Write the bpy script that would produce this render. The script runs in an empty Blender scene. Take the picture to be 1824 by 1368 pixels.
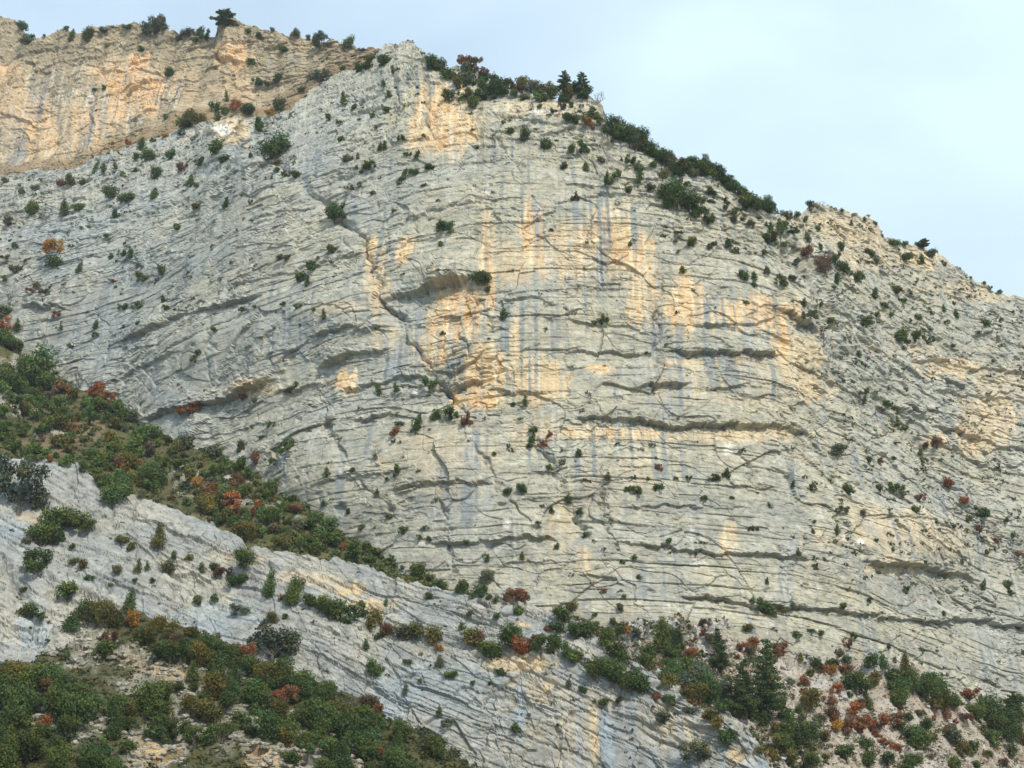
import bpy, math, random, time
import numpy as np
from mathutils import Vector, Matrix, Euler

T0 = time.time()
rng = np.random.default_rng(7)
random.seed(7)
R = math.radians
SC = bpy.context.scene
COL = SC.collection

# ------------------------------------------------------------------ camera, sky, sun, exposure
CAM_Z = 1.6
PITCH = R(20.0)
HFOV = R(40.0)
PW, PH = 1824.0, 1368.0
FPX = (PW / 2) / math.tan(HFOV / 2)
cam_d = bpy.data.cameras.new('camera')
cam = bpy.data.objects.new('camera', cam_d)
COL.objects.link(cam)
cam.location = (0, 0, CAM_Z)
cam.rotation_euler = (R(90) + PITCH, 0, 0)
cam_d.sensor_fit = 'HORIZONTAL'
cam_d.angle = HFOV
cam_d.clip_start = 0.5
cam_d.clip_end = 6000
SC.camera = cam

SUN_EL, SUN_AZ = R(43), R(152)      # azimuth clockwise from +Y (the view direction): behind the camera, to its right
SUN_POWER, SUN_ANGLE = 3.95, R(1.5)
SKY_STRENGTH = 0.122
EXPOSURE = 0.10

world = bpy.data.worlds.new('World')
SC.world = world
world.use_nodes = True
wn, wl = world.node_tree.nodes, world.node_tree.links
wn.clear()
w_out = wn.new('ShaderNodeOutputWorld')
w_bg = wn.new('ShaderNodeBackground')
w_bg.inputs['Strength'].default_value = SKY_STRENGTH
w_sky = wn.new('ShaderNodeTexSky')
w_sky.sky_type = 'NISHITA'
w_sky.sun_disc = False
w_sky.sun_elevation = SUN_EL
w_sky.sun_rotation = SUN_AZ
w_sky.air_density = 1.0
w_sky.dust_density = 0.4
w_sky.ozone_density = 2.0
w_co = wn.new('ShaderNodeTexCoord')
w_map = wn.new('ShaderNodeMapping')
w_map.inputs['Scale'].default_value = (2.4, 2.4, 4.6)
w_map.inputs['Location'].default_value = (0.35, 0.1, 0.2)
w_no = wn.new('ShaderNodeTexNoise')
w_no.inputs['Scale'].default_value = 1.15
w_no.inputs['Detail'].default_value = 4.0
w_no.inputs['Roughness'].default_value = 0.45
w_no.inputs['Distortion'].default_value = 0.4
w_ramp = wn.new('ShaderNodeMapRange')
w_ramp.inputs['From Min'].default_value = 0.36
w_ramp.inputs['From Max'].default_value = 0.66
w_ramp.inputs['To Min'].default_value = 0.64
w_ramp.inputs['To Max'].default_value = 0.98
w_mix = wn.new('ShaderNodeMix')
w_mix.data_type = 'RGBA'
w_mix.inputs[7].default_value = (6.3, 7.95, 9.3, 1)       # thin bright cloud veil
wl.new(w_co.outputs['Generated'], w_map.inputs['Vector'])
wl.new(w_map.outputs['Vector'], w_no.inputs['Vector'])
wl.new(w_no.outputs['Fac'], w_ramp.inputs['Value'])
wl.new(w_ramp.outputs['Result'], w_mix.inputs[0])
wl.new(w_sky.outputs['Color'], w_mix.inputs[6])
wl.new(w_mix.outputs[2], w_bg.inputs['Color'])
wl.new(w_bg.outputs['Background'], w_out.inputs['Surface'])

sun_d = bpy.data.lights.new('sun', 'SUN')
sun_d.energy = SUN_POWER
sun_d.angle = SUN_ANGLE
sun_d.color = (1.0, 0.92, 0.79)
sun = bpy.data.objects.new('sun', sun_d)
COL.objects.link(sun)
sdir = Vector((math.sin(SUN_AZ) * math.cos(SUN_EL), math.cos(SUN_AZ) * math.cos(SUN_EL), math.sin(SUN_EL)))
sun.rotation_euler = sdir.to_track_quat('Z', 'Y').to_euler()

vs = SC.view_settings
vs.view_transform = 'Standard'
vs.look = 'None'
vs.exposure = EXPOSURE
vs.gamma = 1.0
vs.use_curve_mapping = False
SC.cycles.max_bounces = 6
SC.cycles.transparent_max_bounces = 8

# ------------------------------------------------------------------ maths helpers
CP, SP = math.cos(PITCH), math.sin(PITCH)


def ray(px, py):
    cx = (np.asarray(px, float) - PW / 2) / FPX
    cy = (PH / 2 - np.asarray(py, float)) / FPX
    return cx, CP - SP * cy, SP + CP * cy          # world direction (x, y, z)


def project(P):
    x, y, z = P[..., 0], P[..., 1], P[..., 2] - CAM_Z
    f = y * CP + z * SP
    u = -y * SP + z * CP
    return PW / 2 + FPX * x / f, PH / 2 - FPX * u / f, f


_G = np.stack([np.cos(np.arange(256) * 2 * np.pi / 256), np.sin(np.arange(256) * 2 * np.pi / 256)], 1)


def ihash(ix, iy, seed):
    h = (ix.astype(np.int64) * 374761393 + iy.astype(np.int64) * 668265263 + seed * 1442695041) & 0xFFFFFFFF
    h = ((h ^ (h >> 13)) * 1274126177) & 0xFFFFFFFF
    h = ((h ^ (h >> 16)) * 2246822519) & 0xFFFFFFFF
    return h ^ (h >> 15)


def rnd(ix, iy, seed):
    return (ihash(ix, iy, seed) & 0xFFFFFF) / float(0xFFFFFF)


def gn(x, y, seed=0):
    """gradient noise, about -1..1"""
    x, y = np.broadcast_arrays(np.asarray(x, float), np.asarray(y, float))
    x0, y0 = np.floor(x), np.floor(y)
    fx, fy = x - x0, y - y0
    ix, iy = x0.astype(np.int64), y0.astype(np.int64)
    u = fx * fx * fx * (fx * (fx * 6 - 15) + 10)
    v = fy * fy * fy * (fy * (fy * 6 - 15) + 10)

    def c(dx, dy):
        g = _G[ihash(ix + dx, iy + dy, seed) & 255]
        return g[..., 0] * (fx - dx) + g[..., 1] * (fy - dy)
    a = c(0, 0); a = a + u * (c(1, 0) - a)
    b = c(0, 1); b = b + u * (c(1, 1) - b)
    return (a + v * (b - a)) * 1.5


def fbm(x, y, seed=0, octv=4, gain=0.5, lac=2.03):
    s, amp = 0.0, 1.0
    for k in range(octv):
        s = s + amp * gn(x, y, seed + 17 * k)
        x, y = x * lac + 13.7, y * lac - 7.1
        amp *= gain
    return s


def facets(x, y, seed=0, tilt=0.9):
    """block pattern: every cell a tilted facet; returns (height about -1..1, distance to the joint)"""
    x0, y0 = np.floor(x).astype(np.int64), np.floor(y).astype(np.int64)
    d1 = np.full(x.shape, 9.0); d2 = np.full(x.shape, 9.0)
    h = np.zeros(x.shape)
    for j in (-1, 0, 1):
        for i in (-1, 0, 1):
            cx, cy = x0 + i, y0 + j
            ox = x - (cx + 0.1 + 0.8 * rnd(cx, cy, seed))
            oy = y - (cy + 0.1 + 0.8 * rnd(cx, cy, seed + 1))
            d = ox * ox + oy * oy
            hh = (rnd(cx, cy, seed + 2) * 2 - 1) + tilt * ((rnd(cx, cy, seed + 3) * 2 - 1) * ox + (rnd(cx, cy, seed + 4) * 2 - 1) * oy)
            near = d < d1
            d2 = np.where(near, d1, np.minimum(d2, d))
            h = np.where(near, hh, h)
            d1 = np.where(near, d, d1)
    return h, np.sqrt(d2) - np.sqrt(d1)


def sstep(a, b, x):
    t = np.clip((x - a) / (b - a), 0, 1)
    return t * t * (3 - 2 * t)


def beds(B, s, thick, seed, length):
    """stepped strata: every bed juts out at its foot and leans back towards its top"""
    b = B / thick
    b = b + 0.8 * gn(b * 0.55, s / (length * 14.0), seed)
    i = np.floor(b)
    f = b - i
    ii = i.astype(np.int64)
    h = rnd(ii, ii * 0, seed + 5)
    p = gn(s / length + h * 97.0, i * 3.7 + 0.5, seed + 1)
    a = np.clip(gn(s / (length * 0.7) + h * 31.0, i * 2.9 + 0.3, seed + 2) * 1.6 + 0.18, 0, 1)
    pro = 0.55 * p + a * 0.75 * (1 - f) ** 1.3
    a = np.clip(gn(s / (length * 1.1) + h * 53.0, i * 4.1 + 0.7, seed + 3) * 2.2 - 0.05, 0, 1)
    g = np.minimum(f, 1 - f) * thick
    notch = a * np.exp(-(g / (0.13 + 0.012 * thick)) ** 2)
    return pro, ii, notch


def smooth_poly(pts):
    xs, ys = [p[0] for p in pts], [p[1] for p in pts]
    return lambda x: np.interp(x, xs, ys)


def seg_dist(px, py, pts):
    best = np.full(px.shape, 1e9)
    side = np.zeros(px.shape)
    for (x0, y0), (x1, y1) in zip(pts[:-1], pts[1:]):
        dx, dy = x1 - x0, y1 - y0
        L2 = dx * dx + dy * dy
        t = np.clip(((px - x0) * dx + (py - y0) * dy) / L2, 0, 1)
        d = np.hypot(px - x0 - t * dx, py - y0 - t * dy)
        m = d < best
        best = np.where(m, d, best)
        side = np.where(m, np.sign((px - x0) * dy - (py - y0) * dx), side)
    return best, side


def apply_ledges(px, py, d, ledges, seed=100, soft=1.6, jit=1.0):
    """ledge: (points along the foot of an overhanging bed, metres it juts, decay above, decay below)"""
    for k, (pts, A, up, dn) in enumerate(ledges):
        xs = [p[0] for p in pts]; ys = [p[1] for p in pts]
        x0, x1 = xs[0] - 14, xs[-1] + 14
        m = (px > x0) & (px < x1) & (py > min(ys) - 4 * up - 20) & (py < max(ys) + 4 * dn + 20)
        if not m.any():
            continue
        x, y = px[m], py[m]
        yl = np.interp(x, xs, ys) + 4.0 * gn(x / 23.0, x * 0 + k, seed) + 1.5 * jit * gn(x / 7.0, x * 0 + k, seed + 1) + 5.0 * jit * (rnd(np.floor(x / 19.0 + 0.4 * gn(x / 30.0, x * 0 + k, seed + 5)).astype(np.int64), (x * 0 + k).astype(np.int64), seed + 6) - 0.5)
        tap = sstep(x0, x0 + 40, x) * (1 - sstep(x1 - 40, x1, x))
        tap = tap * np.clip(0.85 + 0.5 * gn(x / 55.0, x * 0 + k + 0.5, seed + 2), 0.25, 1.3)
        h = yl - y
        w_ = sstep(-soft, 0.7 * soft, h)
        add = w_ * 0.72 * np.exp(-np.abs(h) / up) - (1 - w_) * 0.55 * np.exp(-np.abs(h) / dn)
        add = add + 0.22 * np.exp(-(h / 14) ** 2) * fbm(x / 9.0, y / 5.0, seed + 3 + k, 3)
        d[m] += 0.68 * A * tap * add
    return d


def apply_cracks(px, py, d, cracks, seed=200):
    for k, (pts, w, A) in enumerate(cracks):
        xs = [p[0] for p in pts]; ys = [p[1] for p in pts]
        M = 4 * w + 12
        m = (px > min(xs) - M) & (px < max(xs) + M) & (py > min(ys) - M) & (py < max(ys) + M)
        if not m.any():
            continue
        x, y = px[m], py[m]
        jx = x + 12 * gn(x / 34.0, y / 24.0, seed + k) + 4.5 * gn(x / 9, y / 9, seed + 70 + k) + 2.5 * gn(x / 6, y / 6, seed + 50 + k)
        dist, side = seg_dist(jx, y, pts)
        ww = w * (0.8 + 0.7 * gn(x / 40, y / 40, seed + 9))
        g = np.exp(-(dist / np.maximum(ww, 1)) ** 2)
        step = 0.35 * side * np.exp(-dist / (2.2 * w))
        d[m] -= 0.6 * A * np.clip(0.75 + 0.8 * gn(y / 38, x / 60, seed + k + 7), 0.05, 1.3) * (g - 0.5 * step)
    return d


def blobs(px, py, lst, seed=300, fray=0.55, hang=0.0):
    out = np.zeros(px.shape)
    for k, (cx, cy, rx, ry, a) in enumerate(lst):
        m = (np.abs(px - cx) < 2.6 * rx) & (np.abs(py - cy) < 2.6 * ry)
        if not m.any():
            continue
        x, y = px[m], py[m]
        q = np.hypot((x - cx) / rx, (y - cy) / ry) + fray * fbm(x / (rx * 0.45 + 5), y / (ry * 0.6 + 8), seed + k, 3)
        if hang:
            q = q + hang * (gn(x / 9.0, y / 90.0, seed + k + 3) + 0.6 * gn(x / 3.6, y / 60.0, seed + k + 4))
        out[m] = np.maximum(out[m], a * (1 - sstep(0.55, 1.35, q)))
    return out


def mixc(c, col, f):
    return c + (np.array(col) - c) * f[..., None]


# ------------------------------------------------------------------ materials
def nodes(name):
    m = bpy.data.materials.new(name)
    m.use_nodes = True
    nt = m.node_tree
    nt.nodes.clear()
    out = nt.nodes.new('ShaderNodeOutputMaterial')
    bs = nt.nodes.new('ShaderNodeBsdfPrincipled')
    nt.links.new(bs.outputs[0], out.inputs[0])
    return m, nt.nodes, nt.links, bs


def rock_material(name, bump=0.35, s1=1.6, var=0.22):
    m, n, l, bs = nodes(name)
    bs.inputs['Roughness'].default_value = 0.92
    bs.inputs['Specular IOR Level'].default_value = 0.15
    at = n.new('ShaderNodeAttribute'); at.attribute_name = 'rock'
    tc = n.new('ShaderNodeTexCoord')
    mp = n.new('ShaderNodeMapping'); mp.inputs['Scale'].default_value = (1, 1, 1.9)
    l.new(tc.outputs['Object'], mp.inputs['Vector'])
    n1 = n.new('ShaderNodeTexNoise'); n1.inputs['Scale'].default_value = s1; n1.inputs['Detail'].default_value = 6; n1.inputs['Roughness'].default_value = 0.68
    l.new(mp.outputs[0], n1.inputs['Vector'])
    n2 = n.new('ShaderNodeTexNoise'); n2.inputs['Scale'].default_value = 0.35; n2.inputs['Detail'].default_value = 5
    l.new(tc.outputs['Object'], n2.inputs['Vector'])
    mr = n.new('ShaderNodeMapRange')
    mr.inputs['From Min'].default_value = 0.3; mr.inputs['From Max'].default_value = 0.7
    mr.inputs['To Min'].default_value = 1 - var; mr.inputs['To Max'].default_value = 1 + var
    l.new(n1.outputs['Fac'], mr.inputs['Value'])
    mr2 = n.new('ShaderNodeMapRange')
    mr2.inputs['From Min'].default_value = 0.3; mr2.inputs['From Max'].default_value = 0.7
    mr2.inputs['To Min'].default_value = 0.9; mr2.inputs['To Max'].default_value = 1.1
    l.new(n2.outputs['Fac'], mr2.inputs['Value'])
    mu = n.new('ShaderNodeMath'); mu.operation = 'MULTIPLY'
    l.new(mr.outputs[0], mu.inputs[0]); l.new(mr2.outputs[0], mu.inputs[1])
    vm = n.new('ShaderNodeVectorMath'); vm.operation = 'SCALE'
    l.new(at.outputs['Color'], vm.inputs[0]); l.new(mu.outputs[0], vm.inputs['Scale'])
    l.new(vm.outputs[0], bs.inputs['Base Color'])
    bp = n.new('ShaderNodeBump'); bp.inputs['Strength'].default_value = bump; bp.inputs['Distance'].default_value = 0.5
    l.new(n1.outputs['Fac'], bp.inputs['Height'])
    l.new(bp.outputs[0], bs.inputs['Normal'])
    return m


def foliage_material():
    m, n, l, bs = nodes('foliage')
    oi = n.new('ShaderNodeObjectInfo')
    at = n.new('ShaderNodeAttribute'); at.attribute_name = 'leaf'
    vm = n.new('ShaderNodeVectorMath'); vm.operation = 'MULTIPLY'
    l.new(oi.outputs['Color'], vm.inputs[0]); l.new(at.outputs['Color'], vm.inputs[1])
    l.new(vm.outputs[0], bs.inputs['Base Color'])
    bs.inputs['Roughness'].default_value = 0.7
    bs.inputs['Specular IOR Level'].default_value = 0.2
    tr = n.new('ShaderNodeBsdfTranslucent')
    l.new(vm.outputs[0], tr.inputs['Color'])
    mx = n.new('ShaderNodeMixShader'); mx.inputs[0].default_value = 0.22
    out = [q for q in n if q.type == 'OUTPUT_MATERIAL'][0]
    l.new(bs.outputs[0], mx.inputs[1]); l.new(tr.outputs[0], mx.inputs[2]); l.new(mx.outputs[0], out.inputs[0])
    return m


def bark_material(name, c1, c2):
    m, n, l, bs = nodes(name)
    no = n.new('ShaderNodeTexNoise'); no.inputs['Scale'].default_value = 4; no.inputs['Detail'].default_value = 5
    cr = n.new('ShaderNodeValToRGB')
    cr.color_ramp.elements[0].color = (*c1, 1); cr.color_ramp.elements[1].color = (*c2, 1)
    cr.color_ramp.elements[0].position = 0.35; cr.color_ramp.elements[1].position = 0.65
    tc = n.new('ShaderNodeTexCoord')
    l.new(tc.outputs['Object'], no.inputs['Vector'])
    l.new(no.outputs['Fac'], cr.inputs[0]); l.new(cr.outputs[0], bs.inputs['Base Color'])
    bs.inputs['Roughness'].default_value = 0.95
    return m


M_CLIFF = rock_material('limestone', 0.22, 0.9, 0.3)
M_SLAB = rock_material('slab_limestone', 0.22, 1.0, 0.3)
M_SCREE = rock_material('scree', 0.5, 2.4, 0.4)
M_EARTH = rock_material('earth_and_grass', 0.7, 2.6, 0.35)
M_LEAF = foliage_material()
M_BARK = bark_material('bark', (0.06, 0.045, 0.035), (0.14, 0.115, 0.09))
M_TWIG = bark_material('grey_twigs', (0.10, 0.085, 0.075), (0.2, 0.17, 0.15))


def mesh_from(name, V, F, mat, attr=None, col=None, smooth=False):
    V = np.asarray(V, np.float32); F = np.asarray(F, np.int32)
    me = bpy.data.meshes.new(name)
    nv, nf, k = len(V), len(F), F.shape[1]
    me.vertices.add(nv)
    me.vertices.foreach_set('co', V.ravel())
    me.loops.add(nf * k)
    me.loops.foreach_set('vertex_index', F.ravel())
    me.polygons.add(nf)
    me.polygons.foreach_set('loop_start', np.arange(0, nf * k, k, dtype=np.int32))
    me.update(calc_edges=True)
    me.polygons.foreach_set('use_smooth', np.full(nf, smooth))
    if attr:
        a = me.color_attributes.new(attr, 'FLOAT_COLOR', 'POINT')
        c = np.ones((nv, 4), np.float32); c[:, :3] = col
        a.data.foreach_set('color', c.ravel())
    me.materials.append(mat)
    return me


def link(name, me, parent=None, **props):
    o = bpy.data.objects.new(name, me)
    COL.objects.link(o)
    if parent is not None:
        o.parent = parent
    for k, v in props.items():
        if v is not None:
            o[k] = v
    return o


# ------------------------------------------------------------------ rock sheets
SURF = []      # (name, verts) of everything plants can stand on


def sheet(name, mat, x0, x1, step, ytop, ybot, nrow, Yfun, disp, colour, flat=0.4, back=(), crest_j=4.0, seed=0, tpow=1.0, label=None):
    xs = np.arange(x0, x1 + step, step)
    if x0 < -100:
        xs = np.concatenate([np.arange(x0 - 300, x0 - 4, 9.0), xs])
    if x1 > 1900:
        xs = np.concatenate([xs, np.arange(xs[-1] + 9.0, x1 + 520, 9.0)])
    n = len(xs)
    yt = ytop(xs) + crest_j * fbm(xs / 26.0, xs * 0 + 0.37 * seed, seed + 900, 4, 0.6)
    yb = np.maximum(ybot(xs), yt + 12)
    t = np.linspace(0, 1, nrow) ** tpow
    PX = np.repeat(xs[None], nrow, 0)
    PY = yt[None] + (yb - yt)[None] * t[:, None]
    Y = Yfun(PX, PY)
    dx, dy, dz = ray(PX, PY)
    P = np.stack([dx / dy * Y, Y, CAM_Z + dz / dy * Y], -1)
    du = np.gradient(P, axis=1); dv = np.gradient(P, axis=0)
    N = np.cross(dv, du)
    N /= np.linalg.norm(N, axis=-1, keepdims=True) + 1e-9
    N[N[..., 1] > 0] *= -1
    N[..., 2] *= flat
    N /= np.linalg.norm(N, axis=-1, keepdims=True) + 1e-9
    d = disp(PX, PY, P)
    V = P + N * d[..., None]
    C = colour(PX, PY, P, d)
    if back:
        rowsV, rowsC = [], []
        top = V[0]
        for (by, bz) in reversed(back):
            q = top.copy()
            hor = np.stack([top[:, 0] * 0.15, top[:, 1]], 1)
            hor /= np.linalg.norm(hor, axis=1, keepdims=True)
            q[:, 0] += hor[:, 0] * by
            q[:, 1] += hor[:, 1] * by
            jz = fbm(xs / 22.0, xs * 0 + by, seed + 40, 3)
            q[:, 2] += (bz(xs) if callable(bz) else bz) + 0.06 * min(by, 8) * jz
            rowsV.append(q); rowsC.append(C[0] * np.array((0.85, 0.85, 0.8)))
        V = np.concatenate([np.array(rowsV), V], 0)
        C = np.concatenate([np.array(rowsC), C], 0)
    r, c = V.shape[:2]
    idx = np.arange(r * c).reshape(r, c)
    F = np.stack([idx[:-1, :-1], idx[1:, :-1], idx[1:, 1:], idx[:-1, 1:]], -1).reshape(-1, 4)
    me = mesh_from(name, V.reshape(-1, 3), F, mat, 'rock', C.reshape(-1, 3))
    o = link(name, me, kind='structure', label=label)
    SURF.append((name, V.reshape(-1, 3)))
    return o


# --- plan of the main cliff: how far away it stands at every X, and how it leans back with height
_cx = np.array([-170, -140, -110, -80, -50, -25, 0, 20, 40, 60, 75, 95, 120, 150, 190.])
_cs = np.array([-.35, -.4, -.55, -.8, -.62, -.36, -.08, .03, .22, .62, .95, .95, .62, .4, .35])
_gx = np.linspace(-170, 190, 721)
_gs = np.interp(_gx, _cx, _cs)
_gy = np.concatenate([[0], np.cumsum((_gs[1:] + _gs[:-1]) / 2 * np.diff(_gx))])
_gy += 262 - np.interp(8, _gx, _gy)
_zz = np.array([-50, 40, 60, 110, 140, 165, 190, 215, 250, 300.])
_zk = np.array([.45, .36, .28, .22, .26, .42, .7, .95, 1.0, 1.0])
_gz = np.linspace(-50, 300, 701)
_gk = np.interp(_gz, _zz, _zk)
_gp = np.concatenate([[0], np.cumsum((_gk[1:] + _gk[:-1]) / 2 * np.diff(_gz))])
_gp -= np.interp(46, _gz, _gp)


def Y_main(px, py):
    dx, dy, dz = ray(px, py)
    ax, az = dx / dy, dz / dy
    Y = np.full(ax.shape, 290.0)
    for _ in range(40):
        Y = 0.5 * Y + 0.5 * (np.interp(ax * Y, _gx, _gy) + np.interp(CAM_Z + az * Y, _gz, _gp))
    return Y


def arc(X):
    L = np.concatenate([[0], np.cumsum(np.hypot(np.diff(_gx), np.diff(_gy)))])
    return np.interp(X, _gx, L)


def anchors(lst, deg=2):
    """smooth distance field through a few (px, py, Y) anchors"""
    a = np.array(lst, float)
    u, v = a[:, 0] / 900 - 1, a[:, 1] / 700 - 1

    def basis(u, v):
        b = [u * 0 + 1, u, v]
        if deg > 1:
            b += [u * u, u * v, v * v]
        return np.stack(b, -1)
    A = basis(u, v)
    lam = 1e-4 * np.eye(A.shape[1])
    co = np.linalg.solve(A.T @ A + lam, A.T @ a[:, 2])
    return lambda px, py: basis(px / 900 - 1, py / 700 - 1) @ co


# ------- outlines read off the photograph
CREST_MAIN = [(-220, 420), (-80, 372), (0, 314), (60, 306), (130, 302), (170, 286), (240, 258), (310, 232), (350, 218), (390, 214), (400, 205), (430, 205),
              (440, 216), (490, 208), (520, 190), (560, 152), (600, 137), (650, 119), (688, 108), (702, 90), (735, 84), (757, 97), (768, 120), (800, 128), (815, 120),
              (848, 122), (860, 148), (905, 148), (935, 158), (985, 176), (1010, 164), (1050, 168), (1072, 192), (1085, 225), (1110, 248), (1150, 262), (1172, 284), (1210, 300),
              (1250, 302), (1290, 314), (1320, 340), (1350, 366), (1380, 380), (1432, 380), (1450, 362), (1482, 360), (1520, 384), (1560, 396),
              (1576, 420), (1640, 444), (1690, 470), (1750, 502), (1824, 530), (1900, 562), (2050, 620)]
EDGE_RAMP_TOP = [(-220, 500), (-80, 545), (0, 590), (40, 642), (100, 662), (200, 708), (270, 752), (330, 792), (420, 818), (530, 882), (600, 938), (700, 988), (800, 1034),
                 (900, 1064), (960, 1088), (1000, 1102), (1100, 1108), (1200, 1104), (1280, 1134), (1400, 1162), (1500, 1168), (1560, 1192), (1640, 1200),
                 (1720, 1240), (1824, 1272), (2050, 1330)]
EDGE_SLAB_TOP = [(-220, 800), (0, 815), (40, 822), (80, 826), (130, 838), (150, 848), (180, 876), (215, 868), (240, 890), (340, 922), (420, 958), (450, 976), (520, 984), (600, 990), (640, 1000), (700, 1026),
                 (780, 1052), (850, 1074), (880, 1068), (930, 1070), (960, 1086), (1010, 1096), (1060, 1132), (1100, 1162), (1150, 1200), (1190, 1232), (1240, 1264),
                 (1300, 1278), (1350, 1320), (1375, 1372), (1420, 1480), (1440, 1540)]
EDGE_FRONT_TOP = [(-220, 1200), (-60, 1192), (0, 1184), (60, 1176), (120, 1146), (200, 1116), (240, 1094), (300, 1112), (380, 1132), (430, 1162), (500, 1184), (560, 1216), (640, 1240), (690, 1282),
                  (760, 1304), (810, 1342), (860, 1380), (920, 1440), (1000, 1540)]
CREST_BACK = [(-220, 12), (-80, 20), (0, 27), (22, 32), (40, 56), (60, 66), (84, 67), (100, 53), (114, 50), (126, 60), (160, 55), (205, 44), (250, 42), (300, 53), (345, 56),
              (382, 64), (389, 46), (420, 38), (442, 46), (480, 53), (530, 61), (580, 76), (622, 82), (660, 89), (690, 98), (760, 130), (860, 190)]


# ------------------------------------------------------------------ main cliff
LEDGES = [
    ([(215, 612), (250, 600), (290, 580), (340, 562), (400, 548), (440, 538), (470, 528)], 3.0, 20, 16),
    ([(250, 752), (310, 730), (360, 718), (400, 705), (440, 690), (490, 675)], 3.0, 24, 16),
    ([(190, 690), (240, 660), (290, 640), (335, 628)], 1.2, 14, 8),
    ([(570, 655), (600, 642), (630, 630), (690, 622)], 3.2, 24, 14),
    ([(690, 540), (740, 526), (770, 514), (800, 507), (838, 498)], 4.6, 34, 22),
    ([(560, 606), (640, 592), (695, 588)], 1.4, 16, 8),
    ([(600, 700), (675, 682), (710, 672), (770, 667)], 1.6, 16, 8),
    ([(795, 695), (830, 686), (875, 672)], 2.6, 18, 12),
    ([(870, 694), (940, 702), (980, 700)], 1.3, 16, 8),
    ([(1005, 622), (1050, 622), (1120, 630), (1150, 624)], 1.4, 16, 8),
    ([(1185, 620), (1220, 628), (1290, 631), (1376, 638)], 3.0, 22, 14),
    ([(1235, 576), (1270, 583), (1340, 583), (1378, 566)], 1.5, 18, 8),
    ([(1375, 556), (1420, 576), (1456, 594)], 2.8, 22, 14),
    ([(1025, 752), (1080, 745), (1140, 748), (1200, 761), (1260, 757), (1340, 760), (1400, 760), (1455, 778)], 2.8, 26, 14),
    ([(1135, 690), (1170, 685), (1225, 688)], 2.2, 14, 12),
    ([(1015, 570), (1070, 575), (1120, 580), (1168, 592)], 1.1, 12, 7),
    ([(770, 972), (850, 968), (920, 962), (950, 957), (985, 963)], 2.2, 16, 9),
    ([(1095, 965), (1150, 970), (1200, 975), (1290, 985), (1350, 988), (1400, 990), (1445, 999)], 1.8, 18, 9),
    ([(1525, 1004), (1570, 1012), (1620, 1012), (1690, 1022), (1745, 1037)], 3.2, 26, 14),
    ([(1215, 1063), (1290, 1068), (1340, 1080), (1400, 1083), (1460, 1085), (1540, 1095), (1600, 1105), (1660, 1108), (1700, 1102), (1780, 1108), (1840, 1122)], 2.4, 20, 10),
    ([(1025, 1025), (1080, 1030), (1115, 1041)], 1.2, 12, 8),
    ([(715, 876), (790, 865), (875, 868)], 1.6, 18, 9),
    ([(560, 872), (640, 852), (700, 846)], 1.0, 12, 7),
    ([(625, 757), (660, 745), (692, 735)], 2.2, 14, 10),
    ([(600, 211), (640, 199), (695, 184)], 1.8, 14, 8),
    ([(690, 404), (740, 386), (800, 370), (860, 362)], 1.2, 16, 8),
    ([(410, 512), (480, 500), (560, 470), (640, 452)], 1.1, 14, 7),
    ([(1525, 588), (1570, 625), (1620, 660), (1645, 682)], 1.8, 16, 9),
    ([(1560, 695), (1610, 730), (1658, 750)], 2.6, 18, 11),
    ([(1658, 760), (1720, 776), (1780, 796), (1850, 802)], 2.8, 20, 11),
    ([(1630, 640), (1700, 645), (1770, 660), (1850, 668)], 1.6, 20, 9),
    ([(1640, 690), (1700, 700), (1850, 716)], 1.2, 12, 7),
    ([(40, 545), (90, 545), (130, 552)], 2.0, 12, 12),
    ([(20, 480), (120, 470), (210, 446)], 1.1, 14, 8),
    ([(90, 420), (200, 396), (330, 352)], 1.1, 12, 7),
    ([(450, 395), (520, 372), (560, 366)], 0.9, 12, 7),
    ([(20, 405), (70, 380), (150, 365)], 1.4, 14, 10),
    ([(1035, 352), (1100, 346), (1160, 352), (1215, 366)], 1.3, 12, 6),
    ([(770, 640), (800, 633), (840, 622)], 0.9, 10, 6),
    ([(1240, 700), (1320, 692), (1400, 690)], 0.8, 10, 6),
    ([(480, 700), (530, 690), (575, 680)], 1.3, 12, 8),
    ([(340, 780), (400, 768), (480, 745)], 0.9, 10, 6),
    ([(880, 1010), (940, 1000), (1000, 1004)], 0.8, 12, 6),
    ([(1540, 930), (1620, 925), (1700, 950)], 1.0, 16, 7),
    ([(860, 196), (920, 205), (980, 222), (1030, 245)], 1.2, 12, 7),
    ([(885, 540), (950, 535), (1000, 545)], 0.8, 12, 7),
    ([(575, 320), (660, 300), (740, 285)], 0.9, 12, 7),
    ([(880, 905), (960, 890), (1030, 885)], 0.6, 12, 7),
    ([(1110, 905), (1230, 900), (1340, 906)], 0.9, 18, 7),
]
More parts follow.
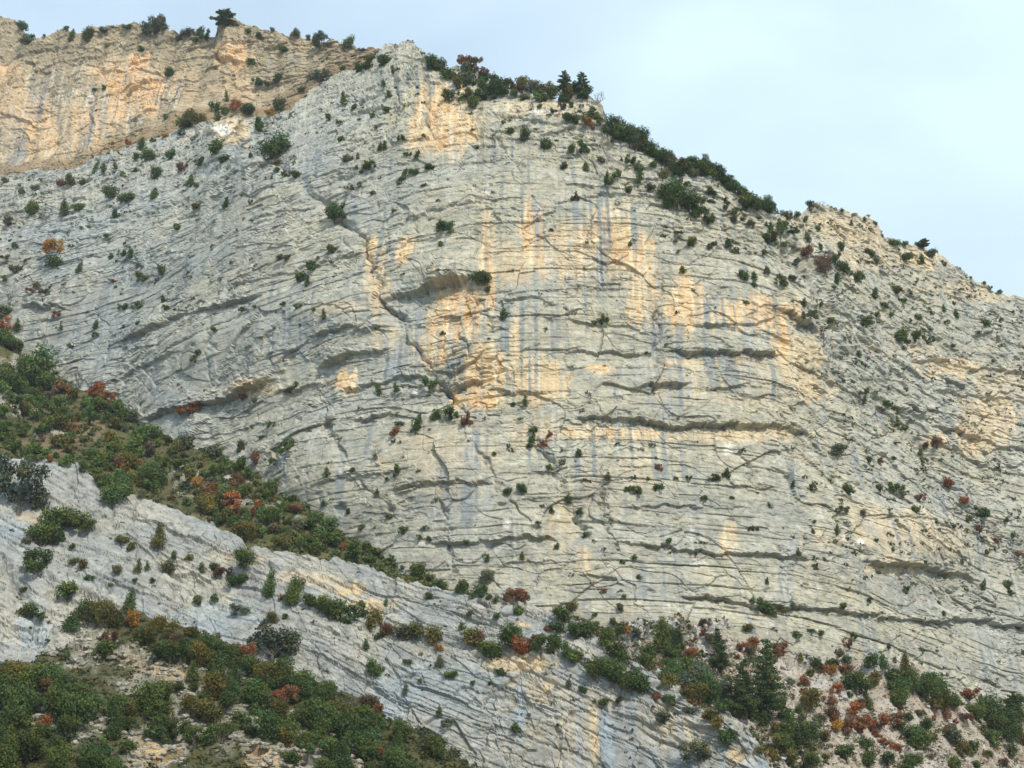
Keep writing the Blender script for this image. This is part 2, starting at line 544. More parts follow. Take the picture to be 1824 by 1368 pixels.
CRACKS = [
    ([(600, 392), (646, 418), (654, 452), (676, 490), (686, 538), (720, 580), (728, 608), (760, 642), (786, 694), (818, 722)], 7, 2.6),
    ([(430, 262), (490, 292), (560, 350), (600, 388)], 13, 1.6),
    ([(1460, 690), (1475, 720), (1496, 745), (1516, 792)], 6, 1.8),
    ([(1487, 915), (1490, 958), (1512, 982), (1532, 1004)], 5, 2.2),
    ([(960, 790), (985, 840), (1010, 900), (1048, 955)], 6, 1.2),
    ([(1066, 875), (1088, 935), (1100, 980)], 4, 1.2),
    ([(742, 376), (740, 412)], 4, 1.2),
    ([(588, 760), (640, 850), (700, 912)], 8, 1.2),
    ([(886, 240), (912, 280), (926, 302)], 4, 1.3),
    ([(1395, 420), (1435, 500), (1480, 610), (1560, 692), (1640, 800), (1720, 900), (1830, 1012)], 17, 2.6),
    ([(1178, 470), (1172, 590), (1178, 650), (1160, 700)], 5, 1.5),
    ([(1290, 780), (1335, 830), (1356, 872)], 6, 1.3),
    ([(850, 800), (890, 870), (945, 935)], 5, 1.1),
    ([(1002, 470), (1010, 620), (1016, 740)], 4, 0.7),
    ([(1480, 600), (1500, 660), (1548, 710)], 5, 1.2),
    ([(700, 140), (712, 190), (690, 250)], 10, 1.6),
    ([(768, 190), (772, 245)], 4, 1.2),
    ([(390, 500), (385, 600), (372, 690)], 5, 0.7),
    ([(485, 590), (495, 640), (500, 690)], 8, 0.9),
    ([(585, 720), (588, 770)], 6, 1.6),
    ([(787, 880), (800, 930), (803, 990)], 5, 1.2),
    ([(510, 780), (512, 830)], 6, 0.9),
    ([(1395, 980), (1410, 1060), (1420, 1100)], 5, 0.9),
    ([(835, 520), (870, 560), (872, 620)], 5, 1.2),
    ([(820, 600), (835, 640), (790, 690)], 5, 1.4),
    ([(70, 590), (60, 660)], 5, 1.2),
]
BULGES = [(780, 830, 110, 90, 4.0), (1600, 960, 130, 60, 3.5), (760, 485, 85, 40, 2.5), (850, 620, 70, 60, 2.5), (1280, 670, 150, 70, 2.0), (1100, 400, 120, 50, 2.0),
          (725, 130, 45, 55, 3.0), (410, 250, 45, 40, 3.0), (1330, 545, 80, 45, 1.5), (620, 560, 90, 60, 2.0), (340, 600, 120, 60, 2.0), (930, 950, 70, 60, 1.5), (540, 830, 70, 60, 1.5)]


def strata_disp(s, B, px, py, k=1.0, seed=0, frac=None):
    rough = np.clip(0.5 + 0.8 * fbm(s / 28, B / 16, seed + 11, 3), 0.12, 1.2) if frac is None else frac
    d = 1.5 * k * fbm(s / 34, B / 30, seed + 1, 2)
    cell, ce = facets(s / 15 + 0.5 * gn(s / 11, B / 11, seed + 61), B / 11 + 0.5 * gn(s / 11, B / 11, seed + 62), seed + 63, 0.5)
    B = B + 0.75 * cell
    d = d + k * (0.42 * cell + 0.35 * gn(s / 5, B / 34, seed + 64)) - k * 0.3 * (1 - sstep(0.0, 0.03, ce)) * sstep(-0.1, 0.4, gn(s / 9, B / 9, seed + 65))
    b1, i1, a1 = beds(B + 0.5 * gn(s / 18, B / 9, seed + 21), s, 6.5, seed + 2, 20)
    b2, i2, a2 = beds(B + 0.26 * gn(s / 9, B / 5, seed + 22), s, 2.4, seed + 3, 11)
    b3, i3, a3 = beds(B + 0.14 * gn(s / 5, B / 3, seed + 23), s, 1.1, seed + 4, 6)
    d = d + k * (0.36 * b1 + 0.19 * b2 + 0.08 * (0.5 + 0.6 * rough) * b3 - 0.62 * a1 - 0.30 * a2 - 0.11 * a3)
    f1, e1 = facets(s / 7.0 + 0.5 * gn(s / 9, B / 9, seed + 31), B / 3.8 + 0.4 * gn(s / 9, B / 9, seed + 32), seed + 33)
    f2, e2 = facets(s / 2.4 + 0.35 * gn(s / 3, B / 3, seed + 34), B / 1.15 + 0.3 * gn(s / 3, B / 2, seed + 35), seed + 36)
    d = d + k * (0.42 * f1 * rough + 0.24 * f2 * rough)
    # joints open only here and there
    d = d - k * 0.32 * (1 - sstep(0.0, 0.045, e1)) * sstep(0.1, 0.5, gn(s / 17, B / 13, seed + 37)) 
    d = d - k * 0.22 * (1 - sstep(0.0, 0.1, e2)) * rough * sstep(0.0, 0.4, gn(s / 9, B / 5, seed + 38))
    d = d + k * (0.15 * (0.1 + rough) * fbm(s / 1.7, B / 1.0, seed + 41, 3) + 0.03 * gn(s / 0.4, B / 0.3, seed + 45))
    # solution pockets
    c, e = facets(s / 3.2, B / 2.8, seed + 51)
    hole = (rnd(np.floor(s / 3.2).astype(np.int64), np.floor(B / 2.8).astype(np.int64), seed + 52) > 0.9)
    d = d - k * 0.5 * hole * sstep(0.35, 0.75, e)
    return d, (i1, i2, i3, rough, np.clip(a1 + a2, 0, 1))


_MAIN_INFO = {}


def disp_main(px, py, P):
    s = arc(P[..., 0]); z = P[..., 2]
    t_ = s - arc(8.0)
    B = z + 2.2 * gn(s / 55, z / 70, 5) + 0.0007 * t_ * np.abs(t_).clip(0, 120) * np.sign(t_)
    # broken ground near the crest and along the right-hand shoulder
    crest = smooth_poly(CREST_MAIN)(px)
    up = 1 - sstep(20, 190, py - crest)
    right = sstep(1330, 1460, px) * (1 - sstep(380, 620, py - crest) * 0.6)
    rough = np.clip(0.55 + 0.8 * fbm(s / 24, B / 14, 811, 3) + 0.55 * np.maximum(up, right), 0.12, 1.35)
    rough = rough * (1 - 0.45 * sstep(650, 800, px) * (1 - sstep(1600, 1720, px)) * sstep(760, 860, py))
    d, info = strata_disp(s, B, px, py, 1.0, 50, rough)
    for (cx, cy, rx, ry, a) in BULGES:
        d = d + a * np.exp(-((px - cx) / rx) ** 2 - ((py - cy) / ry) ** 2)
    d = apply_ledges(px, py, d, LEDGES)
    d = apply_cracks(px, py, d, CRACKS)
    _MAIN_INFO.update(s=s, B=B, info=info)
    return d


ORANGE = [(790, 205, 55, 62, .95), (790, 238, 18, 22, 1.3), (755, 245, 30, 28, .7), (950, 415, 26, 60, .95), (905, 470, 50, 40, .55), (1010, 460, 70, 50, .6), (1090, 425, 60, 55, .8), (1130, 450, 32, 28, 1.25),
          (870, 470, 14, 90, .8), (1150, 520, 38, 60, .7), (1220, 540, 36, 55, .9), (1340, 565, 70, 30, .9), (1384, 600, 18, 60, .85), (725, 445, 16, 34, .8), (662, 452, 18, 34, .8), (680, 520, 22, 60, .6),
          (815, 560, 48, 50, 1.0), (840, 560, 16, 34, 1.35), (778, 622, 36, 44, .85), (865, 660, 50, 40, .8), (960, 680, 56, 46, .7), (850, 712, 46, 18, 1.0), (920, 610, 10, 60, .7), (615, 680, 26, 24, .95), (610, 560, 60, 14, .35),
          (690, 605, 26, 26, .5), (1070, 656, 26, 9, .9), (1260, 648, 90, 12, .7), (1220, 690, 60, 30, .35), (1420, 640, 50, 50, .5), (1450, 690, 40, 26, .6), (1100, 772, 90, 12, .7), (1320, 776, 110, 14, .5),
          (1730, 785, 80, 26, .55), (1760, 745, 60, 40, .5), (1690, 655, 60, 20, .55), (1800, 690, 60, 40, .3), (1520, 400, 90, 34, .45), (1650, 462, 50, 18, .65), (1560, 440, 90, 40, .35), (1730, 520, 90, 20, .4), (950, 190, 70, 12, .4),
          (1000, 200, 80, 20, .3), (450, 690, 60, 14, .5), (960, 770, 60, 30, .35), (1300, 960, 16, 30, .6), (1580, 1020, 50, 12, .7), (1000, 930, 30, 50, .3), (1040, 1000, 16, 30, .5), (1620, 620, 60, 20, .3),
          (415, 240, 30, 26, .8), (1100, 860, 100, 60, .15), (1600, 950, 140, 50, .35), (780, 830, 110, 60, .25), (1330, 690, 110, 60, .2), (1150, 840, 40, 40, .25), (1010, 560, 80, 60, .15)]
BLUE = [(960, 400, 12, 50, .9), (1074, 470, 14, 60, 1.0), (985, 470, 14, 60, .7), (1172, 545, 8, 90, 1.0), (700, 645, 18, 55, .9), (748, 600, 14, 60, .8), (725, 540, 20, 40, .7), (515, 610, 46, 60, .7), (195, 580, 40, 60, .9),
        (110, 610, 50, 50, .9), (295, 690, 34, 40, .8), (375, 640, 14, 60, .6), (800, 905, 50, 70, .7), (850, 820, 20, 60, .6), (1190, 715, 36, 36, .9), (1480, 640, 20, 90, .7), (1470, 745, 12, 34, .9), (1215, 1000, 22, 60, .6),
        (1400, 1030, 16, 70, .8), (1320, 640, 14, 80, .6), (1240, 900, 14, 60, .6), (590, 690, 12, 50, .9), (300, 470, 120, 40, .5), (150, 440, 120, 60, .45), (630, 380, 30, 40, .8), (1700, 900, 60, 40, .6), (560, 270, 60, 50, .5), (690, 270, 20, 60, .4),
        (1590, 620, 60, 40, .4), (1100, 780, 6, 40, .9), (1590, 1060, 30, 50, .5), (1150, 1060, 100, 60, .25), (510, 815, 12, 30, .9), (1540, 600, 40, 60, .5), (420, 600, 90, 80, .3), (860, 1000, 120, 60, .3)]


def streaks(s, z, seed, wide=1.0):
    """vertical run-off stains hanging down the face"""
    a = gn(s / (1.5 * wide), z / 46, seed) + 0.6 * gn(s / (0.6 * wide), z / 30, seed + 1)
    return sstep(0.12, 0.6, a)


def colour_main(px, py, P, d):
    s, B = _MAIN_INFO['s'], _MAIN_INFO['B']
    i1, i2, i3, rough, _nt = _MAIN_INFO['info']
    z = P[..., 2]
    warm = np.array((0.368, 0.342, 0.256)); cool = np.array((0.296, 0.306, 0.284))
    f = 0.55 + 0.35 * fbm(s / 30, z / 22, 71, 3) + 0.3 * (rnd(i1, i1 * 0, 3) - 0.5) + 0.2 * (rnd(i2, i2 * 0, 4) - 0.5)
    f = f + 0.25 * sstep(500, 900, px) * (1 - sstep(1500, 1800, px)) - 0.25 * (1 - sstep(200, 600, px))
    C = cool + (warm - cool) * np.clip(f, 0, 1)[..., None]
    C = C * (1 + 0.16 * (rnd(i2, i2 * 0, 8) - 0.5) + 0.16 * (rnd(i3, i3 * 0, 9) - 0.5) + 0.09 * fbm(s / 9, z / 6, 72, 3))[..., None]
    pale = sstep(0.1, 0.7, fbm(s / 4.5, z / 2.2, 73, 4)) * 0.5
    C = mixc(C, (0.43, 0.415, 0.365), pale)
    dark = sstep(0.1, 0.75, fbm(s / 3.0, z / 1.8, 74, 5, 0.62)) * 0.68
    C = mixc(C, (0.205, 0.21, 0.185), dark)
    o = blobs(px, py, ORANGE, 300, 0.4, 0.38)
    st = streaks(s, z, 75)
    # ochre shows between the grey run-off
    o = np.clip((o - 0.06) * 1.3, 0, 1.4)
    oo = np.clip(o, 0, 1) * np.clip(1.05 - 0.7 * st + 0.35 * fbm(s / 2.2, z / 7, 76, 3), 0, 1)
    C = mixc(C, (0.62, 0.455, 0.26), np.clip(oo, 0, 1) * 0.9)
    C = mixc(C, (0.54, 0.27, 0.10), np.clip(o - 0.78, 0, 1) * 0.7 * np.clip(0.7 + 0.6 * fbm(s / 3, z / 3, 77, 3), 0, 1))
    cream = sstep(0.1, 0.45, gn(s / 1.1, z / 20, 81)) * np.clip(o, 0, 1) * 0.7
    C = mixc(C, (0.64, 0.55, 0.39), cream)
    b = blobs(px, py, BLUE, 500, 0.35, 0.5)
    bs_ = np.clip(b, 0, 1) * (0.35 + 0.65 * streaks(s, z, 78, 0.9))
    C = mixc(C, (0.235, 0.262, 0.28), bs_ * 0.9)
    C = mixc(C, (0.42, 0.445, 0.455), np.clip(b, 0, 1) * sstep(0.3, 0.7, gn(s / 0.7, z / 24, 79)) * 0.55)
    run = (0.3 + 0.7 * (rnd(i1, np.floor(s / 13).astype(np.int64), 89) > 0.45)) * sstep(0.15, 0.55, gn(s / 1.5, z / 32, 85) + 0.5 * gn(s / 0.7, z / 26, 90)) * sstep(-0.15, 0.35, gn(s / 11, z / 24, 86) + 0.2 * sstep(600, 900, px))
    C = mixc(C, (0.205, 0.228, 0.230), run * 0.85)
    C = mixc(C, (0.46, 0.465, 0.45), sstep(0.35, 0.65, gn(s / 0.6, z / 26, 87)) * sstep(0.0, 0.5, gn(s / 9, z / 20, 88)) * 0.5)
    black = streaks(s, z, 82, 0.7) * sstep(0.0, 0.5, gn(s / 12, z / 20, 83)) * 0.75
    C = mixc(C, (0.165, 0.18, 0.19), black * (0.5 + 0.5 * np.clip(b, 0, 1)))
    C = mixc(C, (0.70, 0.66, 0.58), blobs(px, py, [(407, 240, 16, 10, 1), (1512, 972, 10, 7, 1), (1298, 800, 12, 12, .7), (1490, 960, 5, 6, .8), (905, 940, 8, 9, .6), (745, 700, 10, 5, .7), (980, 200, 40, 5, .6)], 700, 0.3))
    red = sstep(0.45, 0.9, fbm(s / 7, z / 3.5, 84, 4)) * 0.25
    C = mixc(C, (0.40, 0.30, 0.2), red)
    return np.clip(C, 0.03, 0.75)


hb = [(2, 0.1), (5, 0.4), (11, lambda x: 0.8 + 4.0 * sstep(1070, 1120, x) * (1 - sstep(1370, 1430, x))), (24, lambda x: -1.5 + 8.0 * sstep(1070, 1120, x) * (1 - sstep(1330, 1420, x))), (60, -12)]
sheet('cliff_face', M_CLIFF, -160, 1990, 2.1, smooth_poly(CREST_MAIN), lambda x: smooth_poly(EDGE_RAMP_TOP)(x) + 60, 770, Y_main, disp_main, colour_main, 0.35, hb, 5.0, 1,
      label='tall grey limestone cliff in arched beds with ochre streaks')

# ------------------------------------------------------------------ orange back wall, upper left
BACK_LEDGES = [([(50, 200), (80, 198), (100, 205)], 1.6, 14, 10), ([(170, 120), (230, 128), (300, 138)], 1.5, 14, 9), ([(215, 175), (250, 158), (290, 142)], 2.5, 22, 14), ([(220, 218), (260, 205), (300, 190)], 1.6, 14, 9),
               ([(380, 95), (400, 112), (432, 112)], 3.0, 22, 12), ([(440, 110), (500, 92), (560, 84)], 1.4, 12, 7), ([(0, 205), (40, 215), (70, 228)], 1.4, 12, 8), ([(60, 128), (95, 127)], 1.6, 10, 8),
               ([(430, 160), (490, 150), (560, 130)], 1.2, 12, 8), ([(120, 180), (180, 160), (220, 146)], 1.2, 14, 7), ([(70, 90), (140, 84), (200, 92)], 1.0, 12, 7), ([(245, 78), (290, 70), (310, 64)], 1.2, 10, 7)]
BACK_CRACKS = [([(165, 150), (166, 200), (168, 255)], 4, 1.4), ([(240, 100), (242, 130)], 5, 1.5), ([(385, 60), (384, 85), (398, 110)], 5, 2.2), ([(300, 60), (308, 120)], 4, 1.0), ([(180, 90), (176, 130)], 4, 1.0), ([(485, 60), (486, 80)], 4, 1.0), ([(440, 60), (445, 130)], 6, 1.0), ([(208, 215), (210, 235)], 4, 1.5)]
_BI = {}


def disp_back(px, py, P):
    s = P[..., 0] * 1.0; z = P[..., 2]
    B = z - 0.16 * s + 1.5 * gn(s / 40, z / 40, 905)
    crest = smooth_poly(CREST_BACK)(px)
    rough = np.clip(0.5 + 0.7 * fbm(s / 22, B / 16, 911, 3) + 0.6 * (1 - sstep(10, 90, py - crest)), 0.15, 1.4)
    d, info = strata_disp(s, B, px, py, 1.0, 950, rough + 0.35)
    d = d + 1.6 * gn(s / 9, z / 38, 1961) + 0.4 * gn(s / 3.4, z / 18, 1962)
    d = d + 3.0 * np.exp(-((px - 412) / 26) ** 2 - ((py - 75) / 36) ** 2) + 2 * np.exp(-((px - 250) / 50) ** 2 - ((py - 130) / 30) ** 2)
    # the foot of the wall runs out as a brown scree ramp
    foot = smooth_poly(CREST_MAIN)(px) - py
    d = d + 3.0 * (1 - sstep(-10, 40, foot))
    d = apply_ledges(px, py, d, BACK_LEDGES, 120)
    d = apply_cracks(px, py, d, BACK_CRACKS, 230)
    _BI.update(s=s, info=info, foot=foot)
    return d


def colour_back(px, py, P, d):
    s, z = _BI['s'], P[..., 2]
    i1, i2, i3, rough, _nt = _BI['info']
    C = np.ones(px.shape + (3,)) * np.array((0.335, 0.270, 0.180))
    C = mixc(C, (0.255, 0.215, 0.145), np.clip(0.5 + 0.8 * fbm(s / 18, z / 12, 971, 3), 0, 1))
    C = C * (1 + 0.14 * (rnd(i2, i2 * 0, 8) - 0.5) + 0.12 * (rnd(i3, i3 * 0, 9) - 0.5) + 0.1 * fbm(s / 8, z / 5, 972, 3))[..., None]
    C = mixc(C, (0.47, 0.385, 0.27), sstep(0.1, 0.7, fbm(s / 5, z / 9, 973, 4)) * 0.45)
    o = blobs(px, py, [(250, 160, 60, 34, 1.1), (225, 190, 60, 30, .9), (245, 120, 24, 24, 1.2), (200, 130, 40, 30, .8), (420, 105, 34, 22, .9), (60, 230, 60, 60, .8), (150, 230, 60, 60, .8), (20, 125, 40, 14, .9), (30, 190, 50, 30, .7),
                       (425, 160, 24, 30, .6), (100, 280, 80, 20, .6), (400, 85, 20, 20, .5), (330, 150, 60, 40, .3), (20, 150, 30, 20, .7)], 980, 0.4, 0.35)
    st = streaks(s, z, 975)
    C = mixc(C, (0.60, 0.435, 0.265), np.clip(o * (1.05 - 0.5 * st), 0, 1) * 0.85)
    C = mixc(C, (0.60, 0.30, 0.095), np.clip(o - 0.6, 0, 1) * 1.1 * np.clip(0.7 + 0.7 * fbm(s / 3, z / 3, 976, 3), 0, 1))
    gz = sstep(90, 150, py) * (1 - sstep(300, 420, px))
    C = mixc(C, (0.235, 0.225, 0.2), sstep(0.2, 0.5, gn(s / 1.1, z / 24, 1963)) * sstep(-0.1, 0.4, gn(s / 8, z / 20, 1964)) * gz * 0.95)
    C = mixc(C, (0.60, 0.52, 0.40), sstep(0.25, 0.6, gn(s / 0.9, z / 20, 1965)) * gz * 0.6)
    C = mixc(C, (0.12, 0.115, 0.11), sstep(0.45, 0.7, gn(s / 0.8, z / 26, 1966)) * gz * 0.75)
    b = blobs(px, py, [(26, 260, 18, 60, 1), (70, 175, 16, 40, .9), (104, 205, 6, 30, .9), (165, 205, 6, 60, 1.1), (183, 200, 6, 40, .9), (143, 240, 4, 30, .8), (124, 250, 5, 40, .7), (190, 215, 4, 30, .8), (480, 110, 8, 16, .7), (525, 108, 14, 10, .6),
                       (228, 195, 6, 30, .6), (110, 150, 8, 30, .4), (60, 205, 12, 8, 1)], 990, 0.35)
    C = mixc(C, (0.215, 0.22, 0.215), np.clip(b, 0, 1) * (0.45 + 0.55 * st) * 0.9)
    C = mixc(C, (0.60, 0.57, 0.48), sstep(0.3, 0.8, gn(s / 0.8, z / 18, 977)) * blobs(px, py, [(150, 230, 110, 70, .8), (280, 160, 60, 50, .5), (20, 240, 60, 60, .5)], 995))
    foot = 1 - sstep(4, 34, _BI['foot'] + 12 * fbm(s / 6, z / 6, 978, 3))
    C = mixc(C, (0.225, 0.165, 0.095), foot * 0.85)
    return np.clip(C, 0.03, 0.75)


def Y_back(px, py):
    dx, dy, dz = ray(px, py)
    ax, az = dx / dy, dz / dy
    Y = np.full(ax.shape, 400.0)
    for _ in range(30):
        X = ax * Y
        Y = 0.5 * Y + 0.5 * (428 - 0.10 * (X + 120) + 0.0012 * (X + 90) ** 2 + 0.24 * (CAM_Z + az * Y - 230))
    return Y


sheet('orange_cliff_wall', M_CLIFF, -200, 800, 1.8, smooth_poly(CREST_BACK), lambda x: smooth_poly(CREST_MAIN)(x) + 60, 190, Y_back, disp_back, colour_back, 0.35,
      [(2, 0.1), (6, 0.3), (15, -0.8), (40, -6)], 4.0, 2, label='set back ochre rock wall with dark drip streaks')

# ------------------------------------------------------------------ wooded ramp under the cliff
_edge = smooth_poly(EDGE_RAMP_TOP)
_slab = smooth_poly(EDGE_SLAB_TOP)


def Y_ramp(px, py):
    e = _edge(px)
    Ye = Y_main(px, e) + 2.0
    dx, dy, dz = ray(px, e); ze = CAM_Z + dz / dy * Ye
    dx, dy, dz = ray(px, py)
    k = 0.80
    # the slope runs towards the viewer from (Ye, ze): z = ze - k (Ye - Y)
    return (ze - k * Ye - CAM_Z) / (dz / dy - k)


OUTCROP_R = [(20, 715, 40, 22, 1), (45, 740, 30, 10, .8), (100, 770, 30, 12, .7), (30, 650, 30, 14, .8), (330, 850, 30, 14, .9), (400, 870, 50, 16, .9), (300, 730, 10, 6, .3), (430, 900, 40, 10, .6), (90, 760, 16, 10, .8), (340, 880, 30, 8, .5), (560, 930, 30, 8, .6), (480, 905, 40, 8, .5)]


def disp_ramp(px, py, P):
    o = blobs(px, py, OUTCROP_R, 1100)
    f, e = facets(P[..., 0] / 2.0, P[..., 1] / 2.2, 1101)
    return 0.9 * fbm(P[..., 0] / 12, P[..., 1] / 12, 1102, 4) + o * (0.9 + 0.6 * f) + 0.15 * fbm(P[..., 0] / 0.9, P[..., 1] / 0.9, 1103, 3)


def colour_ramp(px, py, P, d):
    o = blobs(px, py, OUTCROP_R, 1100)
    n = fbm(P[..., 0] / 5, P[..., 1] / 5, 1104, 4)
    C = np.ones(px.shape + (3,)) * np.array((0.115, 0.105, 0.05))
    C = mixc(C, (0.07, 0.08, 0.03), sstep(-0.2, 0.5, n))
    C = mixc(C, (0.23, 0.165, 0.105), blobs(px, py, [(160, 760, 40, 12, .9), (90, 790, 60, 18, .5), (150, 775, 30, 12, .7), (470, 930, 40, 10, .6), (700, 1010, 40, 8, .6), (370, 930, 50, 14, .4)], 1110))
    C = mixc(C, (0.36, 0.34, 0.285), np.clip(o * 1.1, 0, 1))
    return C


sheet('wooded_slope', M_EARTH, -200, 1020, 2.2, lambda x: _edge(x) - 2, lambda x: np.maximum(_slab(x) + 60, _edge(x) + 40), 130, Y_ramp, disp_ramp, colour_ramp, 1.0, (), 3.0, 3,
      label='steep bushy slope running down under the cliff')

# ------------------------------------------------------------------ lower slabs
_slab_anchor = anchors([(0, 820, 268), (0, 1000, 247), (0, 1180, 228), (0, 1450, 205), (450, 975, 256), (450, 1100, 245), (450, 1300, 230), (450, 1500, 216), (900, 1070, 252), (900, 1200, 240), (900, 1368, 229), (900, 1520, 220),
                        (1150, 1200, 232), (1300, 1278, 221), (1300, 1368, 214), (1300, 1500, 206), (-200, 800, 280), (-200, 1450, 206), (1440, 1500, 205)])
SLAB_LEDGES = [([(440, 1006), (520, 1016), (560, 1022), (620, 1040), (700, 1045), (740, 1068)], 2.6, 18, 14), ([(640, 1075), (740, 1085), (800, 1100), (880, 1118), (960, 1110)], 2.2, 14, 10), ([(840, 1080), (900, 1092), (970, 1098)], 2.2, 12, 8),
               ([(0, 880), (80, 905), (170, 945), (300, 955), (380, 985)], 2.0, 16, 9), ([(150, 905), (185, 925)], 3.0, 16, 8), ([(250, 935), (330, 965), (420, 1000)], 2.0, 14, 8), ([(0, 915), (60, 935), (140, 960)], 1.4, 12, 7),
               ([(760, 1165), (860, 1175), (930, 1190), (1000, 1196), (1060, 1205), (1120, 1226)], 2.0, 16, 9), ([(1080, 1235), (1150, 1255), (1230, 1270)], 1.6, 10, 7), ([(680, 1225), (760, 1230)], 1.3, 10, 7),
               ([(290, 1042), (340, 1055)], 1.4, 9, 7), ([(60, 1160), (100, 1170), (140, 1155)], 2.4, 14, 12), ([(1290, 1335), (1330, 1338), (1365, 1350)], 2.0, 14, 8), ([(560, 1130), (650, 1160), (740, 1190)], 1.0, 12, 7), ([(880, 1290), (960, 1310), (1040, 1320)], 0.8, 12, 7),
               ([(700, 1180), (770, 1215), (840, 1260)], 0.9, 10, 7), ([(280, 1080), (380, 1120), (500, 1150)], 1.0, 10, 7)]
SLAB_CRACKS = [([(0, 985), (25, 1030), (60, 1100), (70, 1160)], 9, 2.0), ([(160, 1020), (200, 1050)], 4, 1.0), ([(222, 1035), (236, 1055)], 5, 1.8), ([(185, 880), (205, 920), (200, 945)], 6, 1.6), ([(130, 860), (135, 900)], 3, 1.0), ([(735, 1140), (760, 1190)], 4, 1.0),
               ([(930, 1210), (990, 1270), (1010, 1368)], 5, 0.7), ([(1080, 1250), (1060, 1368)], 4, 0.7), ([(445, 978), (440, 1010), (452, 1040)], 10, 1.8), ([(1140, 1300), (1170, 1270)], 3, 0.8)]
_SI = {}


def disp_slab(px, py, P):
    q = 0.095
    dip = 0.40
    s = (px + dip * py) * q
    B = (dip * px - py) * q
    B = B + 1.2 * gn(s / 30, B / 20, 1205)
    rough = np.clip(0.65 + 0.9 * fbm(s / 16, B / 8, 1211, 3), 0.2, 1.3)
    rough = np.clip(rough + blobs(px, py, [(120, 1120, 150, 60, .8), (1250, 1300, 120, 50, .6), (900, 1180, 200, 25, .7), (350, 1060, 120, 40, .5)], 1213), 0, 1.3)
    d, info = strata_disp(s, B, px, py, 0.9, 1250, rough)
    s2 = (px - 0.9 * py) * q; B2 = (px * 0.9 + py) * q            # a second set of joints across the dip
    f, e = facets(s2 / 5.0, B2 / 9.0, 1260)
    e1, q1, n1 = beds(B + 0.6 * gn(s / 12, B / 6, 1262), s, 3.4, 1263, 26)
    e2, q2, n2 = beds(B + 0.4 * gn(s / 7, B / 4, 1264), s, 1.5, 1265, 12)
    d = d + 0.45 * e1 - 0.8 * n1 + 0.2 * e2 - 0.4 * n2
    d = d + 0.28 * f - 0.35 * (1 - sstep(0, 0.05, e)) * sstep(0.15, 0.6, gn(s / 12, B / 8, 1261))
    # the upper tier stands back behind a bushy ledge
    led = np.interp(px, [380, 440, 470, 560, 650, 740, 830, 930, 1040, 1110, 1180], [955, 1010, 1045, 1082, 1122, 1142, 1152, 1166, 1186, 1220, 1244])
    m = sstep(400, 450, px) * (1 - sstep(1130, 1190, px))
    led = led + 7 * fbm(px / 40, px * 0, 1290, 3)
    d = d + 2.6 * m * sstep(-14, 12, py - led) * np.exp(-np.clip(py - led, 0, None) / 60)
    for (cx, cy, rx, ry, a) in [(90, 860, 90, 30, 2.0), (1000, 1290, 160, 80, 2.5), (620, 1180, 120, 60, 1.5), (1310, 1300, 50, 40, 2.0), (300, 1010, 120, 40, 1.0)]:
        d = d + a * np.exp(-((px - cx) / rx) ** 2 - ((py - cy) / ry) ** 2)
    d = apply_ledges(px, py, d, [(p, 0.42 * A, u, v) for p, A, u, v in SLAB_LEDGES], 140, 5.0, 0.2)
    d = apply_cracks(px, py, d, SLAB_CRACKS, 260)
    _SI.update(s=s, B=B, info=info, z=P[..., 2])
    return d


def colour_slab(px, py, P, d):
    s, B = _SI['s'], _SI['B']
    i1, i2, i3, rough, _nt = _SI['info']
    C = np.ones(px.shape + (3,)) * np.array((0.258, 0.262, 0.244))
    C = mixc(C, (0.225, 0.236, 0.23), np.clip(0.4 + 0.7 * fbm(s / 20, B / 14, 1271, 3), 0, 1))
    C = mixc(C, (0.36, 0.335, 0.27), np.clip(rough - 0.45, 0, 1) * 0.9)
    C = C * (1 + 0.1 * (rnd(i2, i2 * 0, 8) - 0.5) + 0.1 * fbm(s / 7, B / 5, 1272, 3))[..., None]
    C = mixc(C, (0.34, 0.342, 0.32), sstep(0.1, 0.6, fbm(s / 3.5, B / 1.6, 1273, 4)) * 0.5)
    C = mixc(C, (0.15, 0.155, 0.14), sstep(0.1, 0.7, fbm(s / 2.8, B / 1.4, 1274, 5, 0.6)) * 0.55)
    o = blobs(px, py, [(625, 1050, 30, 14, 1), (660, 1075, 40, 9, .8), (920, 1200, 60, 14, .9), (980, 1250, 60, 30, .35), (1060, 1310, 8, 50, .9), (980, 1246, 8, 10, 1.1), (1200, 1300, 60, 40, .3), (1330, 1350, 30, 14, 1), (60, 925, 60, 10, .5), (935, 1118, 20, 6, .8), (430, 1000, 60, 10, .4), (545, 1030, 60, 12, .5), (1010, 1330, 70, 50, .3), (1060, 1260, 50, 20, .3)], 1280)
    C = mixc(C, (0.60, 0.45, 0.25), np.clip(o, 0, 1) * np.clip(0.85 + 0.4 * fbm(s / 2, B / 2, 1281, 3), 0, 1) * 0.8)
    b = blobs(px, py, [(930, 1280, 10, 60, .9), (1085, 1330, 14, 40, .8), (560, 1290, 30, 60, .3), (380, 1100, 70, 30, .6), (700, 1250, 50, 40, .7), (60, 1120, 30, 50, .7), (1350, 1360, 20, 20, .8), (20, 940, 40, 20, .6), (800, 1230, 120, 40, .3)], 1290)
    C = mixc(C, (0.27, 0.33, 0.37), np.clip(b, 0, 1) * 0.7)
    st = streaks(px * 0.095, -py * 0.095, 1295, 1.0) * sstep(700, 1000, px) * sstep(1180, 1280, py)
    C = mixc(C, (0.25, 0.29, 0.32), st * 0.45)
    return np.clip(C, 0.03, 0.75)


